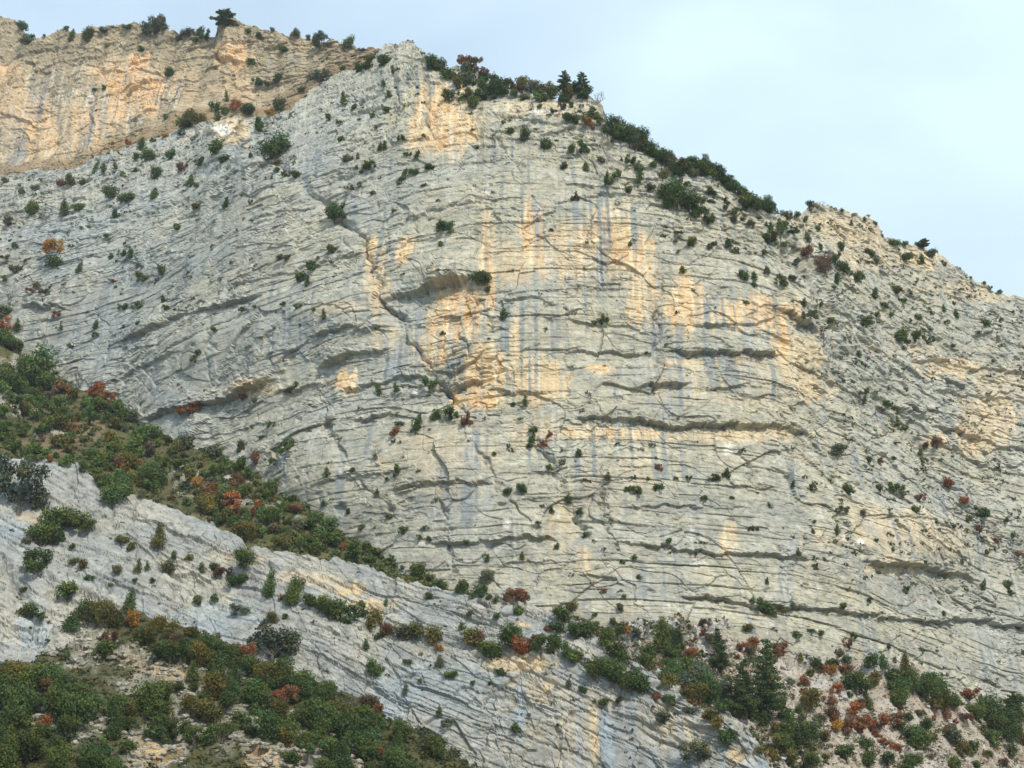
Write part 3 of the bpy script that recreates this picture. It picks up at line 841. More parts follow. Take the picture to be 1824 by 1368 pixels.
sheet('rock_slabs', M_SLAB, -200, 1440, 1.9, _slab, lambda x: np.maximum(smooth_poly(EDGE_FRONT_TOP)(x) + 60, 1400 + 0 * x) + 60, 300, _slab_anchor, disp_slab, colour_slab, 0.8,
      [(1.5, 0.0), (4, -0.4), (9, -4.0), (14, -12)], 5.0, 4, label='pale blue grey rock slabs dipping down to the right')

# ------------------------------------------------------------------ scree slope, lower right
SCREE_TOP = [(900, 1090), (1000, 1098), (1100, 1102), (1200, 1098), (1280, 1128), (1400, 1157), (1500, 1164), (1560, 1188), (1640, 1196), (1720, 1236), (1824, 1268), (2050, 1325)]


def Y_scree(px, py):
    e = smooth_poly(SCREE_TOP)(px)
    Ye = Y_main(px, e) + 1.5
    dx, dy, dz = ray(px, e); ze = CAM_Z + dz / dy * Ye
    dx, dy, dz = ray(px, py)
    k = 0.62
    return (ze - k * Ye - CAM_Z) / (dz / dy - k)


SCREE_ROCK = [(1290, 1130, 50, 10, .9), (1230, 1150, 40, 14, .7), (1150, 1130, 60, 16, .8), (1460, 1180, 60, 12, .6), (1555, 1200, 26, 12, 1), (1250, 1190, 30, 14, .5), (1480, 1215, 50, 10, .5), (1110, 1150, 30, 20, .8), (1160, 1215, 30, 16, 1), (1520, 1240, 40, 10, .5), (1640, 1345, 50, 10, .5), (1185, 1235, 20, 16, .8)]


def disp_scree(px, py, P):
    x, y = P[..., 0], P[..., 1]
    f, e = facets(x / 1.5, y / 1.7, 1301)
    f2, e2 = facets(x / 0.6, y / 0.7, 1303)
    o = blobs(px, py, SCREE_ROCK, 1310)
    return 1.4 * fbm(x / 22, y / 20, 1302, 3) + (0.28 + 0.9 * o) * f + 0.2 * f2 + 1.3 * o + 0.10 * fbm(x / 0.5, y / 0.5, 1304, 2)


def colour_scree(px, py, P, d):
    x, y = P[..., 0], P[..., 1]
    C = np.ones(px.shape + (3,)) * np.array((0.345, 0.30, 0.245))
    C = mixc(C, (0.235, 0.185, 0.13), sstep(0.0, 0.6, fbm(x / 4, y / 6, 1321, 5)) * 0.75)
    C = mixc(C, (0.46, 0.43, 0.39), sstep(0.1, 0.6, fbm(x / 3, y / 5, 1322, 3)) * 0.6)
    veg = sstep(0.15, 0.5, fbm(x / 7, y / 9, 1323, 4) + 0.9 * blobs(px, py, [(1250, 1230, 70, 50, 1), (1400, 1340, 80, 50, .8), (1200, 1180, 60, 40, .6), (1480, 1360, 80, 30, .5), (1760, 1290, 90, 30, .6)], 1330) - 0.3)
    C = mixc(C, (0.10, 0.095, 0.045), veg * 0.85)
    C = mixc(C, (0.38, 0.375, 0.345), np.clip(blobs(px, py, SCREE_ROCK, 1310) * 1.2, 0, 1))
    return np.clip(C, 0.03, 0.7)


sheet('scree_slope', M_SCREE, 960, 2020, 2.0, lambda x: smooth_poly(SCREE_TOP)(x) - 3, lambda x: np.where(x < 1400, np.minimum(1480, _slab(x) + 45), 1480), 190, Y_scree, disp_scree, colour_scree, 1.0, (), 3.0, 5,
      label='pinkish scree slope dotted with rust coloured shrubs at the cliff foot')

# ------------------------------------------------------------------ broken bushy slope at the bottom left
_front_anchor = anchors([(0, 1184, 208), (0, 1368, 172), (0, 1560, 145), (250, 1094, 226), (250, 1250, 200), (250, 1368, 182), (450, 1170, 218), (450, 1368, 188), (640, 1240, 212), (640, 1368, 196), (850, 1368, 203), (900, 1540, 186), (-200, 1200, 203), (-200, 1540, 145), (400, 1540, 160)])
FRONT_ROCK = [(330, 1200, 120, 40, 1), (160, 1160, 60, 30, 1), (400, 1290, 120, 36, .9), (280, 1330, 70, 40, 1), (500, 1330, 70, 40, 1), (120, 1280, 60, 40, .6), (560, 1350, 60, 30, 1), (60, 1240, 40, 20, .4)]


def disp_front(px, py, P):
    s, B = P[..., 0], P[..., 2] * 1.3 + 0.1 * P[..., 0]
    o = blobs(px, py, FRONT_ROCK, 1400)
    d, info = strata_disp(s, B, px, py, 0.75, 1450, np.ones(px.shape) * 1.2)
    f, e = facets(s / 2.2, B / 1.3, 1401)
    return d * (0.15 + 0.4 * o) + 0.9 * fbm(s / 9, B / 9, 1402, 3) + 0.7 * o * f


def colour_front(px, py, P, d):
    s, B = px * 0.075, -py * 0.075
    o = np.clip(blobs(px, py, FRONT_ROCK, 1400) * 1.3, 0, 1)
    C = np.ones(px.shape + (3,)) * np.array((0.075, 0.075, 0.032))
    R_ = np.ones(px.shape + (3,)) * np.array((0.275, 0.262, 0.215))
    R_ = mixc(R_, (0.24, 0.22, 0.165), sstep(0.0, 0.6, fbm(s / 3, B / 3, 1421, 4)))
    R_ = mixc(R_, (0.50, 0.34, 0.16), blobs(px, py, [(275, 1345, 36, 30, 1), (460, 1355, 50, 30, .7), (290, 1200, 60, 20, .5), (240, 1180, 30, 20, .4)], 1430) * 0.85)
    return C + (R_ - C) * o[..., None]


sheet('bushy_foreground_slope', M_EARTH, -200, 1000, 2.1, smooth_poly(EDGE_FRONT_TOP), lambda x: 1500 + 0 * x, 165, _front_anchor, disp_front, colour_front, 0.9, [(1.5, 0), (4, -1.0), (9, -6)], 6.0, 6,
      label='dark bushy slope with broken yellowish rock')

# valley floor between the viewer and the rock
gx = np.linspace(-420, 420, 60); gy = np.linspace(-120, 620, 60)
GX, GY = np.meshgrid(gx, gy)
GZ = -0.4 + 0.5 * fbm(GX / 40, GY / 40, 1501, 3)
idx = np.arange(3600).reshape(60, 60)
gF = np.stack([idx[:-1, :-1], idx[:-1, 1:], idx[1:, 1:], idx[1:, :-1]], -1).reshape(-1, 4)
gC = np.ones((3600, 3)) * np.array((0.11, 0.11, 0.055))
link('ground', mesh_from('ground', np.stack([GX, GY, GZ], -1).reshape(-1, 3), gF, M_EARTH, 'rock', gC), kind='structure', label='flat grassy valley floor below the cliff')
# the air between the viewer and the cliff
def haze_box():
    m = bpy.data.materials.new('haze'); m.use_nodes = True
    nt = m.node_tree; nt.nodes.clear()
    out = nt.nodes.new('ShaderNodeOutputMaterial')
    v = nt.nodes.new('ShaderNodeVolumePrincipled')
    v.inputs['Color'].default_value = (0.82, 0.9, 1.0, 1); v.inputs['Density'].default_value = 0.00009
    nt.links.new(v.outputs[0], out.inputs['Volume'])
    x0,x1,y0,y1,z0,z1 = -460,460,-160,660,-3,330
    V=[(x,y,z) for z in (z0,z1) for y in (y0,y1) for x in (x0,x1)]
    F=[(0,2,3,1),(4,5,7,6),(0,1,5,4),(2,6,7,3),(0,4,6,2),(1,3,7,5)]
    me = mesh_from('haze', V, F, m)
    link('haze', me, kind='stuff', label='thin pale air haze between the viewer and the cliff')
haze_box()
print('sheets', round(time.time() - T0, 1))

# ------------------------------------------------------------------ where is the rock under a given point of the view
allV = np.concatenate([v for _, v in SURF]).astype(np.float64)
ux, uy, uf = project(allV)
CELL = 2.0
GW, GH = int(PW / CELL) + 1, int(PH / CELL) + 60
ok = (ux > 0) & (ux < PW) & (uy > -20) & (uy < PH + 100)
ci = (ux / CELL).astype(int); cj = ((uy + 20) / CELL).astype(int)
ids = np.nonzero(ok)[0]
order = np.argsort(-uf[ids])
BUF = np.full((GH + 20, GW + 2), -1, np.int64)
BUF[cj[ids[order]], ci[ids[order]]] = ids[order]


def ground_at(x, y, down=60):
    """first rock point met at or below (x, y)"""
    i = min(max(int(x / CELL), 1), GW - 1)
    j = int((y + 20) / CELL)
    for dj in range(down):
        jj = min(max(j + dj, 0), GH + 19)
        w = BUF[max(jj - 1, 0):jj + 2, max(i - 1, 0):i + 2].ravel()
        w = w[w >= 0]
        if len(w):
            k = w[np.argmin(uf[w])]
            return allV[k], uf[k]
    return None, None


# ------------------------------------------------------------------ plant shapes (built once, shared by their copies)
def leaf_cloud(n, size, lobes, seed, up=0.25, squash=1.0, fill=0.35):
    """many small leaf faces spread through lobes (cx, cy, cz, r)"""
    g = np.random.default_rng(seed)
    lobes = np.array(lobes, float)
    wgt = lobes[:, 3] ** 2
    k = g.choice(len(lobes), n, p=wgt / wgt.sum())
    L = lobes[k]
    dirs = g.normal(size=(n, 3)); dirs /= np.linalg.norm(dirs, axis=1, keepdims=True)
    rad = np.where(g.random(n) < fill, g.random(n) ** 0.5 * 0.85, 0.82 + 0.26 * g.random(n))
    lump = 1 + 0.22 * np.sin(dirs[:, 0] * 5 + k * 1.7) * np.sin(dirs[:, 1] * 6 + k) * np.sin(dirs[:, 2] * 5 + 0.5 * k)
    P = L[:, :3] + dirs * (L[:, 3] * rad * lump)[:, None] * np.array((1, 1, squash)) + g.normal(size=(n, 3)) * 0.028 * (0.35 if squash < 0.6 else 1.0)
    P[:, 2] = np.maximum(P[:, 2], -0.02)
    nrm = dirs * 0.8 + g.normal(size=(n, 3)) * 0.7 + np.array((0, 0, up))
    nrm /= np.linalg.norm(nrm, axis=1, keepdims=True)
    a = np.cross(nrm, g.normal(size=(n, 3))); a /= np.linalg.norm(a, axis=1, keepdims=True)
    b = np.cross(nrm, a)
    sz = size * (0.6 + 0.8 * g.random(n))[:, None]
    V = np.stack([P - a * sz, P - b * sz * 0.55, P + a * sz, P + b * sz * 0.55], 1).reshape(-1, 3)
    F = np.arange(4 * n).reshape(n, 4)
    tint = (0.78 + 0.5 * g.random(len(lobes)))[k] * (0.75 + 0.5 * g.random(n))
    hue = g.normal(size=(n, 1)) * 0.11 + g.normal(size=(len(lobes), 1))[k] * 0.085
    C = tint[:, None] * np.concatenate([1 + hue * 1.6, 1 + hue * 0.3, 1 - hue], 1)
    return V, F, np.repeat(np.clip(C, 0.2, 2), 4, 0)


def tube(p0, p1, r0, r1, k=5):
    p0, p1 = np.array(p0, float), np.array(p1, float)
    ax = p1 - p0; ax = ax / (np.linalg.norm(ax) + 1e-9)
    t = np.cross(ax, (0.3, 0.9, 0.1)); t /= np.linalg.norm(t) + 1e-9
    b = np.cross(ax, t)
    an = np.arange(k) * 2 * np.pi / k
    ring = np.cos(an)[:, None] * t + np.sin(an)[:, None] * b
    V = np.concatenate([p0 + ring * r0, p1 + ring * r1])
    F = [[i, (i + 1) % k, k + (i + 1) % k, k + i] for i in range(k)]
    return V, np.array(F)


def join(parts):
    Vs, Fs, n = [], [], 0
    for V, F in parts:
        Vs.append(V); Fs.append(F + n); n += len(V)
    return np.concatenate(Vs), np.concatenate(Fs)


def bush_lobes(seed, kind):
    g = random.Random(seed)
    lobes = []
    if kind == 'round':
        lobes.append((0, 0, 0.36, 0.30))
        for i in range(9):
            a = i * 2.4 + g.random(); r = 0.16 + 0.16 * g.random(); z = 0.2 + 0.42 * g.random()
            lobes.append((r * math.cos(a), r * math.sin(a), z, 0.13 + 0.11 * g.random()))
        lobes.append((0.08 * (g.random() - 0.5), 0, 0.66, 0.17))
    elif kind == 'wide':
        for i in range(10):
            a = i * 2.4 + g.random(); r = 0.36 * math.sqrt(g.random())
            lobes.append((r * math.cos(a) * 1.15, r * math.sin(a), 0.12 + 0.2 * g.random() * (1 - r), 0.12 + 0.1 * g.random()))
    elif kind == 'tall':
        for i in range(18):
            t = i / 17; r = (0.20 * (1 - t) + 0.04) * g.random(); a = g.random() * 6.28
            lobes.append((r * math.cos(a), r * math.sin(a), 0.14 + 1.15 * t, (0.26 * (1 - t) ** 0.8 + 0.125) * (0.75 + 0.4 * g.random())))
    elif kind == 'ragged':
        for i in range(12):
            a = g.random() * 6.28; r = 0.42 * math.sqrt(g.random())
            lobes.append((r * math.cos(a), r * math.sin(a), 0.16 + 0.55 * g.random(), 0.08 + 0.11 * g.random()))
    return lobes


def stem_mesh(lobes, name, mat, r=0.03):
    parts = [tube((0, 0, -0.12), (0.01, 0, 0.16), r * 1.4, r)]
    for i, (x, y, z, q) in enumerate(lobes):
        if i % 2 == 0:
            parts.append(tube((0.01, 0, 0.12), (x * 0.9, y * 0.9, z), r * 0.7, r * 0.2, 4))
    V, F = join(parts)
    return mesh_from(name, V, F, mat)


def twig_mesh(seed, name, depth=4, dens=3):
    g = random.Random(seed)
    parts = []

    def grow(p, d, ln, r, k):
        q = [p[i] + d[i] * ln for i in range(3)]
        parts.append(tube(p, q, r, r * 0.62, 3))
        if k == 0:
            return
        for _ in range(dens):
            nd = [d[i] + g.uniform(-0.75, 0.75) for i in range(3)]
            nd[2] += 0.25
            m = math.sqrt(sum(v * v for v in nd)) + 1e-6
            grow(q, [v / m for v in nd], ln * g.uniform(0.62, 0.85), r * 0.6, k - 1)
    for i in range(4):
        a = i * 1.6 + g.random()
        v = (0.6 * math.cos(a), 0.6 * math.sin(a), 0.9)
        grow((0, 0, -0.05), [c / 1.08 for c in v], 0.27, 0.022, depth - 1)
    V, F = join(parts)
    V /= max(np.ptp(V[:, 0]), 1e-6)
    return mesh_from(name, V, F, M_TWIG)


PROTO = {}
for kind in ('round', 'wide', 'tall', 'ragged'):
    for lod, n, size in (('s', 330, 0.088), ('m', 950, 0.055), ('l', 2600, 0.034)):
        for v in range(4 if lod != 'l' else 3):
            lobes = bush_lobes(100 * v + len(kind), kind)
            n_ = int(n * (1.3 if kind == 'tall' else 1))
            V, F, C = leaf_cloud(n_, size * (1.0 if kind != 'wide' else 0.9), lobes, 31 * v + len(kind))
            PROTO[kind, lod, v] = (mesh_from('foliage', V, F, M_LEAF, 'leaf', C), stem_mesh(lobes, 'stem', M_BARK))
for v in range(3):
    PROTO['bare', v] = twig_mesh(40 + v, 'branches')


def build_pine(seed, spread, crown0, rag, n_l=11, leaf=0.012, puff=1.3):
    """unit height pine: trunk with limbs, needle clumps along the limbs"""
    g = random.Random(seed)
    wood = []
    pts = [(0.02 * math.sin(3 * t + seed) * t, 0.02 * math.cos(2 * t) * t, t) for t in np.linspace(-0.04, 0.97, 9)]
    for i in range(8):
        wood.append(tube(pts[i], pts[i + 1], 0.02 * (1.05 - i / 8.5), 0.02 * (1.05 - (i + 1) / 8.5), 7))
    lobes = []
    for k in range(n_l):
        t = crown0 + (0.97 - crown0) * k / (n_l - 1)
        c = np.interp(t, [p[2] for p in pts], [p[0] for p in pts])
        reach = spread * (1 - (t - crown0) / (1.03 - crown0)) ** rag * (0.75 + 0.5 * g.random()) + 0.03
        for j in range(4 if t < 0.85 else 2):
            a = k * 1.3 + j * 1.57 + g.uniform(-0.5, 0.5)
            rr = reach * g.uniform(0.65, 1.1)
            e = (c + rr * math.cos(a), rr * math.sin(a), t + 0.12 * rr + g.uniform(-0.015, 0.02))
            wood.append(tube((c, 0, t), e, 0.0065 * (1.2 - t), 0.002, 4))
            for q in (0.45, 0.72, 0.98):
                lobes.append((c + (e[0] - c) * q, e[1] * q, t + (e[2] - t) * q + 0.008, (0.022 + 0.032 * (1 - t)) * g.uniform(0.8, 1.3) * (1.2 - 0.35 * q)))
    lobes.append((pts[-1][0], pts[-1][1], 0.97, 0.03))
    lobes = [(a, b, c_, q * puff) for a, b, c_, q in lobes]
    V, F, C = leaf_cloud(7500, leaf * 1.1, lobes, seed, 0.35, 0.55, 0.5)
    Wv, Wf = join(wood)
    return mesh_from('crown', V, F, M_LEAF, 'leaf', C), mesh_from('trunk', Wv, Wf, M_BARK)


PINES = {'cone': build_pine(3, 0.20, 0.22, 0.8, 13), 'column': build_pine(5, 0.17, 0.25, 0.55, 13), 'flat': build_pine(8, 0.30, 0.56, 0.4, 8, 0.02, 1.7), 'young': build_pine(11, 0.30, 0.28, 0.7, 10, 0.016)}

# ------------------------------------------------------------------ plants read off the photograph: x, y of the middle, width (1824 x 1368 points), code
# colour: g dark green, e grey green, o olive, r rust, y golden, p reddish brown, b bare twigs; shape: t upright, w wide and low, k ragged
SKYLINE = """40,38,22,g;60,48,14,gw;76,64,8,g;46,64,32,ew;128,58,20,gt;154,56,30,g;182,47,18,ew;226,42,20,gw;273,40,50,ek;262,50,26,g;332,50,30,ew;366,58,30,gk;358,46,20,e;345,70,13,g;398,62,8,b;440,50,14,gw;463,60,16,g;482,48,10,e;
502,82,18,g;530,57,22,ew;546,63,14,g;577,68,40,ek;624,73,26,g;642,79,16,ew;700,80,26,b;655,102,22,g;650,112,32,gw;682,103,30,gk;698,122,15,gt;636,116,24,g;613,117,12,g;768,108,36,g;784,98,28,e;800,124,30,g;826,104,30,pk;846,104,24,ok;
840,115,24,p;862,120,26,p;876,128,24,g;880,152,44,g;868,156,26,g;905,132,34,ok;928,138,28,og;950,132,34,e;940,124,26,ek;967,142,30,pk;985,146,30,g;1005,136,30,gt;1028,146,34,gk;1042,150,28,g;1069,166,30,b;958,164,30,g;962,186,13,g;1050,196,22,gt;
1092,200,36,g;1104,212,34,gk;1122,212,44,g;1140,222,40,g;1158,232,36,g;1176,238,46,g;1196,228,38,et;1186,246,40,g;1136,244,22,b;1160,262,30,gw;1190,270,22,g;1210,286,26,p;1216,248,32,gk;1232,240,34,g;1246,250,40,g;1230,268,34,g;1262,262,36,gk;
1276,258,22,g;1290,282,30,g;1284,296,24,g;1302,298,24,g;1312,314,28,g;1324,330,30,g;1336,342,26,g;1348,328,34,g;1362,340,34,g;1372,348,42,gk;1394,352,20,b;1368,368,22,o;1398,370,28,ow;1416,366,16,o;1444,360,22,g;1462,360,26,b;1540,391,8,g;1560,394,8,g;
1573,416,9,g;1594,428,24,gw;1610,430,15,g;1640,432,20,gk;1656,444,24,g;1683,467,14,g;1730,485,7,g;1780,516,10,g;1752,500,7,g;118,47,10,g;200,44,12,ew;296,44,14,g;420,38,16,ew;1500,372,10,g;1520,384,9,ew"""
FACE = """250,84,12,g;318,64,13,g;443,108,14,gk;300,128,18,g;184,154,9,g;166,158,8,g;292,208,10,g;460,149,16,g;476,148,14,ew;492,142,14,g;402,172,10,gt;570,132,32,ew;535,158,16,gw;494,190,28,g;480,200,14,y;440,194,22,g;393,202,28,g;412,188,18,r;342,213,36,o;
322,222,26,o;325,236,14,g;460,226,24,gk;484,264,46,g;492,288,12,o;248,254,20,gt;290,240,10,y;225,256,10,r;271,248,10,g;258,276,22,g;240,278,15,g;381,265,25,g;355,286,13,gt;396,282,15,g;302,276,15,g;165,299,15,gt;183,296,11,gt;202,296,10,g;216,309,9,g;
275,309,22,g;318,298,16,p;238,302,8,o;337,321,13,gt;347,329,9,g;270,344,16,gt;192,342,28,g;225,350,22,gw;124,320,19,o;145,321,15,o;107,325,19,rw;62,332,18,ew;40,342,10,g;8,320,10,g;115,371,20,gt;136,366,17,g;57,373,21,g;76,392,16,b;14,394,20,ek;205,377,13,gt;
346,369,14,o;398,362,13,gt;443,362,8,g;312,404,14,gk;187,417,9,g;28,435,10,g;95,444,26,y;96,466,26,g;137,476,17,gt;522,308,17,g;508,308,14,ek;490,302,11,g;445,273,8,gt;597,382,32,g;580,208,14,g;602,217,11,g;605,248,10,g;195,455,11,g;215,452,12,g;230,450,10,gt;
797,172,22,g;855,170,22,gk;830,172,22,gk;816,150,18,o;842,184,20,g;876,171,10,g;842,126,10,g;693,164,11,gt;680,151,9,gt;614,178,12,gt;628,190,11,g;684,192,13,g;660,203,10,g;637,210,8,ew;667,227,7,g;616,282,18,ew;635,276,8,gt;672,262,9,gt;683,258,11,gt;712,248,15,gw;
752,242,7,g;720,273,12,g;738,277,10,gt;646,298,15,gk;661,296,16,g;632,298,8,g;716,306,8,gt;714,319,12,g;769,296,16,gw;734,305,16,gw;623,334,11,g;641,328,14,e;665,342,8,g;754,328,9,gw;789,408,22,gk;696,376,8,g;784,434,10,g;847,260,8,g;909,231,15,g;932,242,20,g;
895,216,7,g;973,257,20,g;1022,262,18,g;1041,262,26,g;1070,282,14,e;1005,295,12,o;1047,297,10,gt;1083,312,8,gt;1100,312,14,g;1134,318,14,gt;1081,328,16,g;1120,336,14,g;1155,334,16,e;1023,350,14,o;1184,342,26,g;1210,350,44,g;1185,364,10,gt;1128,370,10,b;1207,418,11,g;
1122,436,8,g;1010,208,18,g;1025,212,20,g;1056,214,22,gk;1042,218,16,y;996,188,12,p;985,194,12,g;1016,186,11,g;1102,228,18,b;1130,236,20,e;1262,390,20,gk;1245,382,25,g;1268,384,15,gt;1297,358,12,ew;1270,343,13,g;1292,372,11,g;1308,376,15,o;1331,364,28,g;1238,308,18,ew;
1230,360,38,g;1390,405,20,gt;1402,398,14,g;1415,408,18,g;1378,416,16,o;1436,390,11,g;1442,424,10,gt;1458,408,11,g;1375,428,15,gk;1398,438,13,g;1236,430,18,g;1299,430,15,gt;1310,446,13,g;1273,432,13,ew;1263,440,10,o;1362,450,11,g;1220,476,11,gt;1416,443,16,p;1438,452,20,p;
1418,466,11,g;1472,478,34,p;1486,462,14,g;1511,480,28,g;1534,494,17,g;1495,496,12,gt;1549,446,17,gw;1563,468,10,g;1612,459,20,gw;1498,438,13,g;1497,451,9,g;1464,440,9,gt;1518,396,7,gt;1639,462,14,g;1368,481,18,o;1326,490,17,g;1346,490,11,gt;1391,500,24,g;1412,497,14,ow;1347,508,10,g;
1596,514,18,o;1621,520,8,g;1486,516,9,g;1558,520,12,gt;1574,541,15,g;1610,537,13,g;1684,547,9,gt;1705,557,11,gt;1433,536,15,ot;1458,547,12,g;1447,558,18,e;1432,562,10,gt;1480,570,14,g;1490,576,9,r;1540,574,22,gk;1565,560,10,g;1588,560,10,g;1686,575,8,g;1756,576,15,g;1742,590,8,gw;
1634,562,14,gw;1468,606,24,bk;1530,627,9,gt;1602,598,26,g;1617,608,11,g;1639,606,21,g;1655,604,12,g;1697,617,9,g;1770,640,7,g;1624,568,7,g;1660,552,8,gt;1700,538,7,g;1784,570,8,ew;8,462,13,p;28,478,18,ek;5,494,12,g;60,506,15,o;55,517,11,r;70,517,12,p;81,518,10,ek;18,522,16,b;
99,564,13,r;30,580,12,gt;168,574,15,gt;167,594,11,e;218,547,13,gk;243,545,13,gk;290,547,13,g;292,530,9,gt;245,496,17,gk;287,483,19,g;200,497,9,r;236,488,14,b;242,572,10,g;108,582,7,gt;123,614,9,o;281,652,14,bt;380,586,11,g;340,641,13,o;350,627,10,g;430,549,12,o;505,462,18,ek;
554,475,18,g;536,492,20,gk;502,538,13,gk;529,544,13,g;545,500,11,gt;591,442,22,gk;557,551,8,g;574,560,10,gt;332,725,32,r;428,709,14,r;450,713,11,g;480,756,14,gk;424,796,18,g;453,820,22,p;446,802,20,b;480,829,13,g;510,797,20,gk;515,694,16,ew;586,743,10,bt;580,839,12,gt;573,893,11,gt;
523,690,11,g;850,496,28,g;866,512,9,gt;900,562,19,gk;1067,572,20,g;1072,563,9,gt;767,686,24,g;704,691,16,g;674,692,11,gt;785,592,9,g;740,753,20,gt;770,740,18,g;809,738,24,g;832,748,20,r;702,768,15,r;709,752,13,ew;668,797,20,b;698,783,9,o;934,715,12,gt;915,721,8,g;952,762,14,g;983,772,10,r;
947,788,14,gt;963,790,12,r;1028,803,11,gt;882,808,8,g;909,800,8,r;705,840,15,g;667,814,9,g;687,855,8,g;625,835,9,g;1000,823,12,e;980,833,10,g;903,873,17,g;926,868,19,g;1083,846,11,gt;1118,869,9,g;1141,876,15,g;1175,868,14,g;1175,832,11,r;1013,888,9,gt;1029,911,15,g;1133,848,8,g;1155,850,7,g;
1273,848,20,gw;1294,843,15,g;1227,852,9,g;1254,885,12,gw;1302,883,8,gw;1277,758,11,b;1293,761,11,b;1373,896,9,gt;1449,868,13,g;1409,862,7,gt;1435,848,8,e;1493,803,22,e;1550,820,14,g;1569,819,12,r;1514,872,21,g;1598,873,24,g;1568,870,11,g;1592,814,9,g;1641,804,9,gt;1650,798,12,p;1668,794,20,p;
1644,818,9,gt;1545,695,13,g;1533,701,10,o;1540,712,9,gt;1583,719,14,g;1573,729,10,g;1602,749,11,gt;1612,761,12,g;1597,786,8,g;1688,860,22,rw;1718,893,20,rw;1640,888,14,r;1754,917,22,g;1725,925,14,g;1740,942,14,p;1633,907,12,g;1538,910,14,ew;1500,907,14,e;1491,908,9,o;1451,927,7,g;1451,944,7,gt;
1492,944,10,gt;1420,985,9,gt;1393,973,12,b;1348,1079,20,g;1370,1088,22,g;1414,1072,11,et;1395,1084,12,o;1368,1032,8,gt;1457,1010,8,g;1497,1085,12,o;1551,1068,10,g;1645,1106,11,o;1682,1090,8,gt;1335,1117,18,o;1420,1132,15,g;1463,1126,15,gk;1447,1124,10,g;1520,1129,15,g;1585,1151,8,gt;1642,1155,11,g;1617,1050,11,g;
1684,1026,9,o;1752,1044,9,gt;1794,1040,16,g;1800,1052,12,g;1812,990,14,r;1778,960,14,p;1758,985,10,g;1806,950,12,g;1790,925,10,g;1700,940,9,g;1670,930,9,g;868,992,9,gt;930,990,8,gt;760,962,11,g;830,966,10,gw;990,970,9,gt;1042,952,8,g;1108,1000,8,g;1132,996,10,g;1140,1026,8,g;1190,970,10,g;1110,1060,9,g;
1060,1092,9,g;1100,1080,14,e;880,1066,9,gt;1076,1052,9,r;985,905,9,gt;960,930,7,g;1240,985,8,g;715,945,16,gk;745,958,10,g;640,938,12,g;618,912,9,g;690,920,9,g;668,876,8,gt;1325,800,8,g;1205,850,7,g;1250,815,7,b;1350,940,7,g;1560,960,7,g;1590,975,7,gt;1650,1000,7,g;1715,1000,8,g"""
SLABS = """38,878,72,ek;112,920,60,gw;140,936,34,gk;90,942,32,g;72,950,46,g;105,952,30,g;46,962,16,ek;221,958,22,ow;236,972,15,o;281,960,30,ot;312,986,15,gt;338,992,13,o;68,1005,42,g;52,990,18,og;126,972,11,g;130,998,16,gw;142,1006,18,o;160,1026,15,gw;210,1012,18,e;244,1010,12,gt;240,1032,9,g;264,1008,9,gt;
300,1014,22,e;272,1034,11,g;196,1040,9,gw;38,1050,12,o;118,1060,30,gk;50,1090,28,g;68,1098,14,g;122,1106,32,gt;82,1140,8,g;186,1158,30,g;120,1166,15,gt;432,994,42,g;430,968,0,g;360,1010,14,gt;382,1008,16,g;398,1022,22,p;424,1030,36,gw;475,1042,32,gt;500,1062,14,r;520,1058,34,gt;534,1044,18,e;548,1068,24,g;574,1076,36,g;
604,1092,30,g;632,1096,28,gk;352,1070,14,g;378,1068,14,g;422,1086,26,ek;486,1100,18,o;508,1098,9,g;468,1110,11,e;660,1108,28,o;686,1120,24,p;716,1126,30,e;744,1128,26,o;768,1136,28,o;782,1152,14,y;670,1132,12,g;652,1146,11,gt;688,1072,9,gt;836,1140,26,o;852,1140,30,p;876,1156,34,g;904,1136,36,g;928,1150,26,r;922,1154,24,r;
950,1138,26,r;965,1150,34,g;984,1150,30,g;1006,1158,26,gt;1024,1168,24,g;834,1096,12,e;880,1098,12,g;824,1114,10,gt;922,1088,16,g;1002,1096,28,g;975,1116,12,r;990,1116,30,gw;1028,1122,32,g;1044,1126,24,g;1078,1140,28,g;1092,1156,30,g;1106,1170,26,g;1060,1190,40,g;1090,1196,44,g;1120,1212,40,g;1142,1226,28,g;760,1060,16,e;
784,1176,18,et;664,1194,26,g;684,1190,8,g;802,1200,20,gw;728,1176,18,ew;724,1228,10,et;890,1196,14,g;844,1214,10,g;1034,1228,14,g;1076,1250,18,g;1010,1218,11,et;1100,1244,12,o;918,1304,15,g;1176,1280,20,ek;1290,1316,32,g;1240,1346,34,ek;795,1286,18,e;780,1270,10,gt;1060,1248,7,g;746,1210,7,g;870,1216,7,g;
1232,1260,24,ew;1262,1272,26,ow;1276,1288,22,o;1350,1338,12,o;990,1290,6,g;640,1004,0,g"""
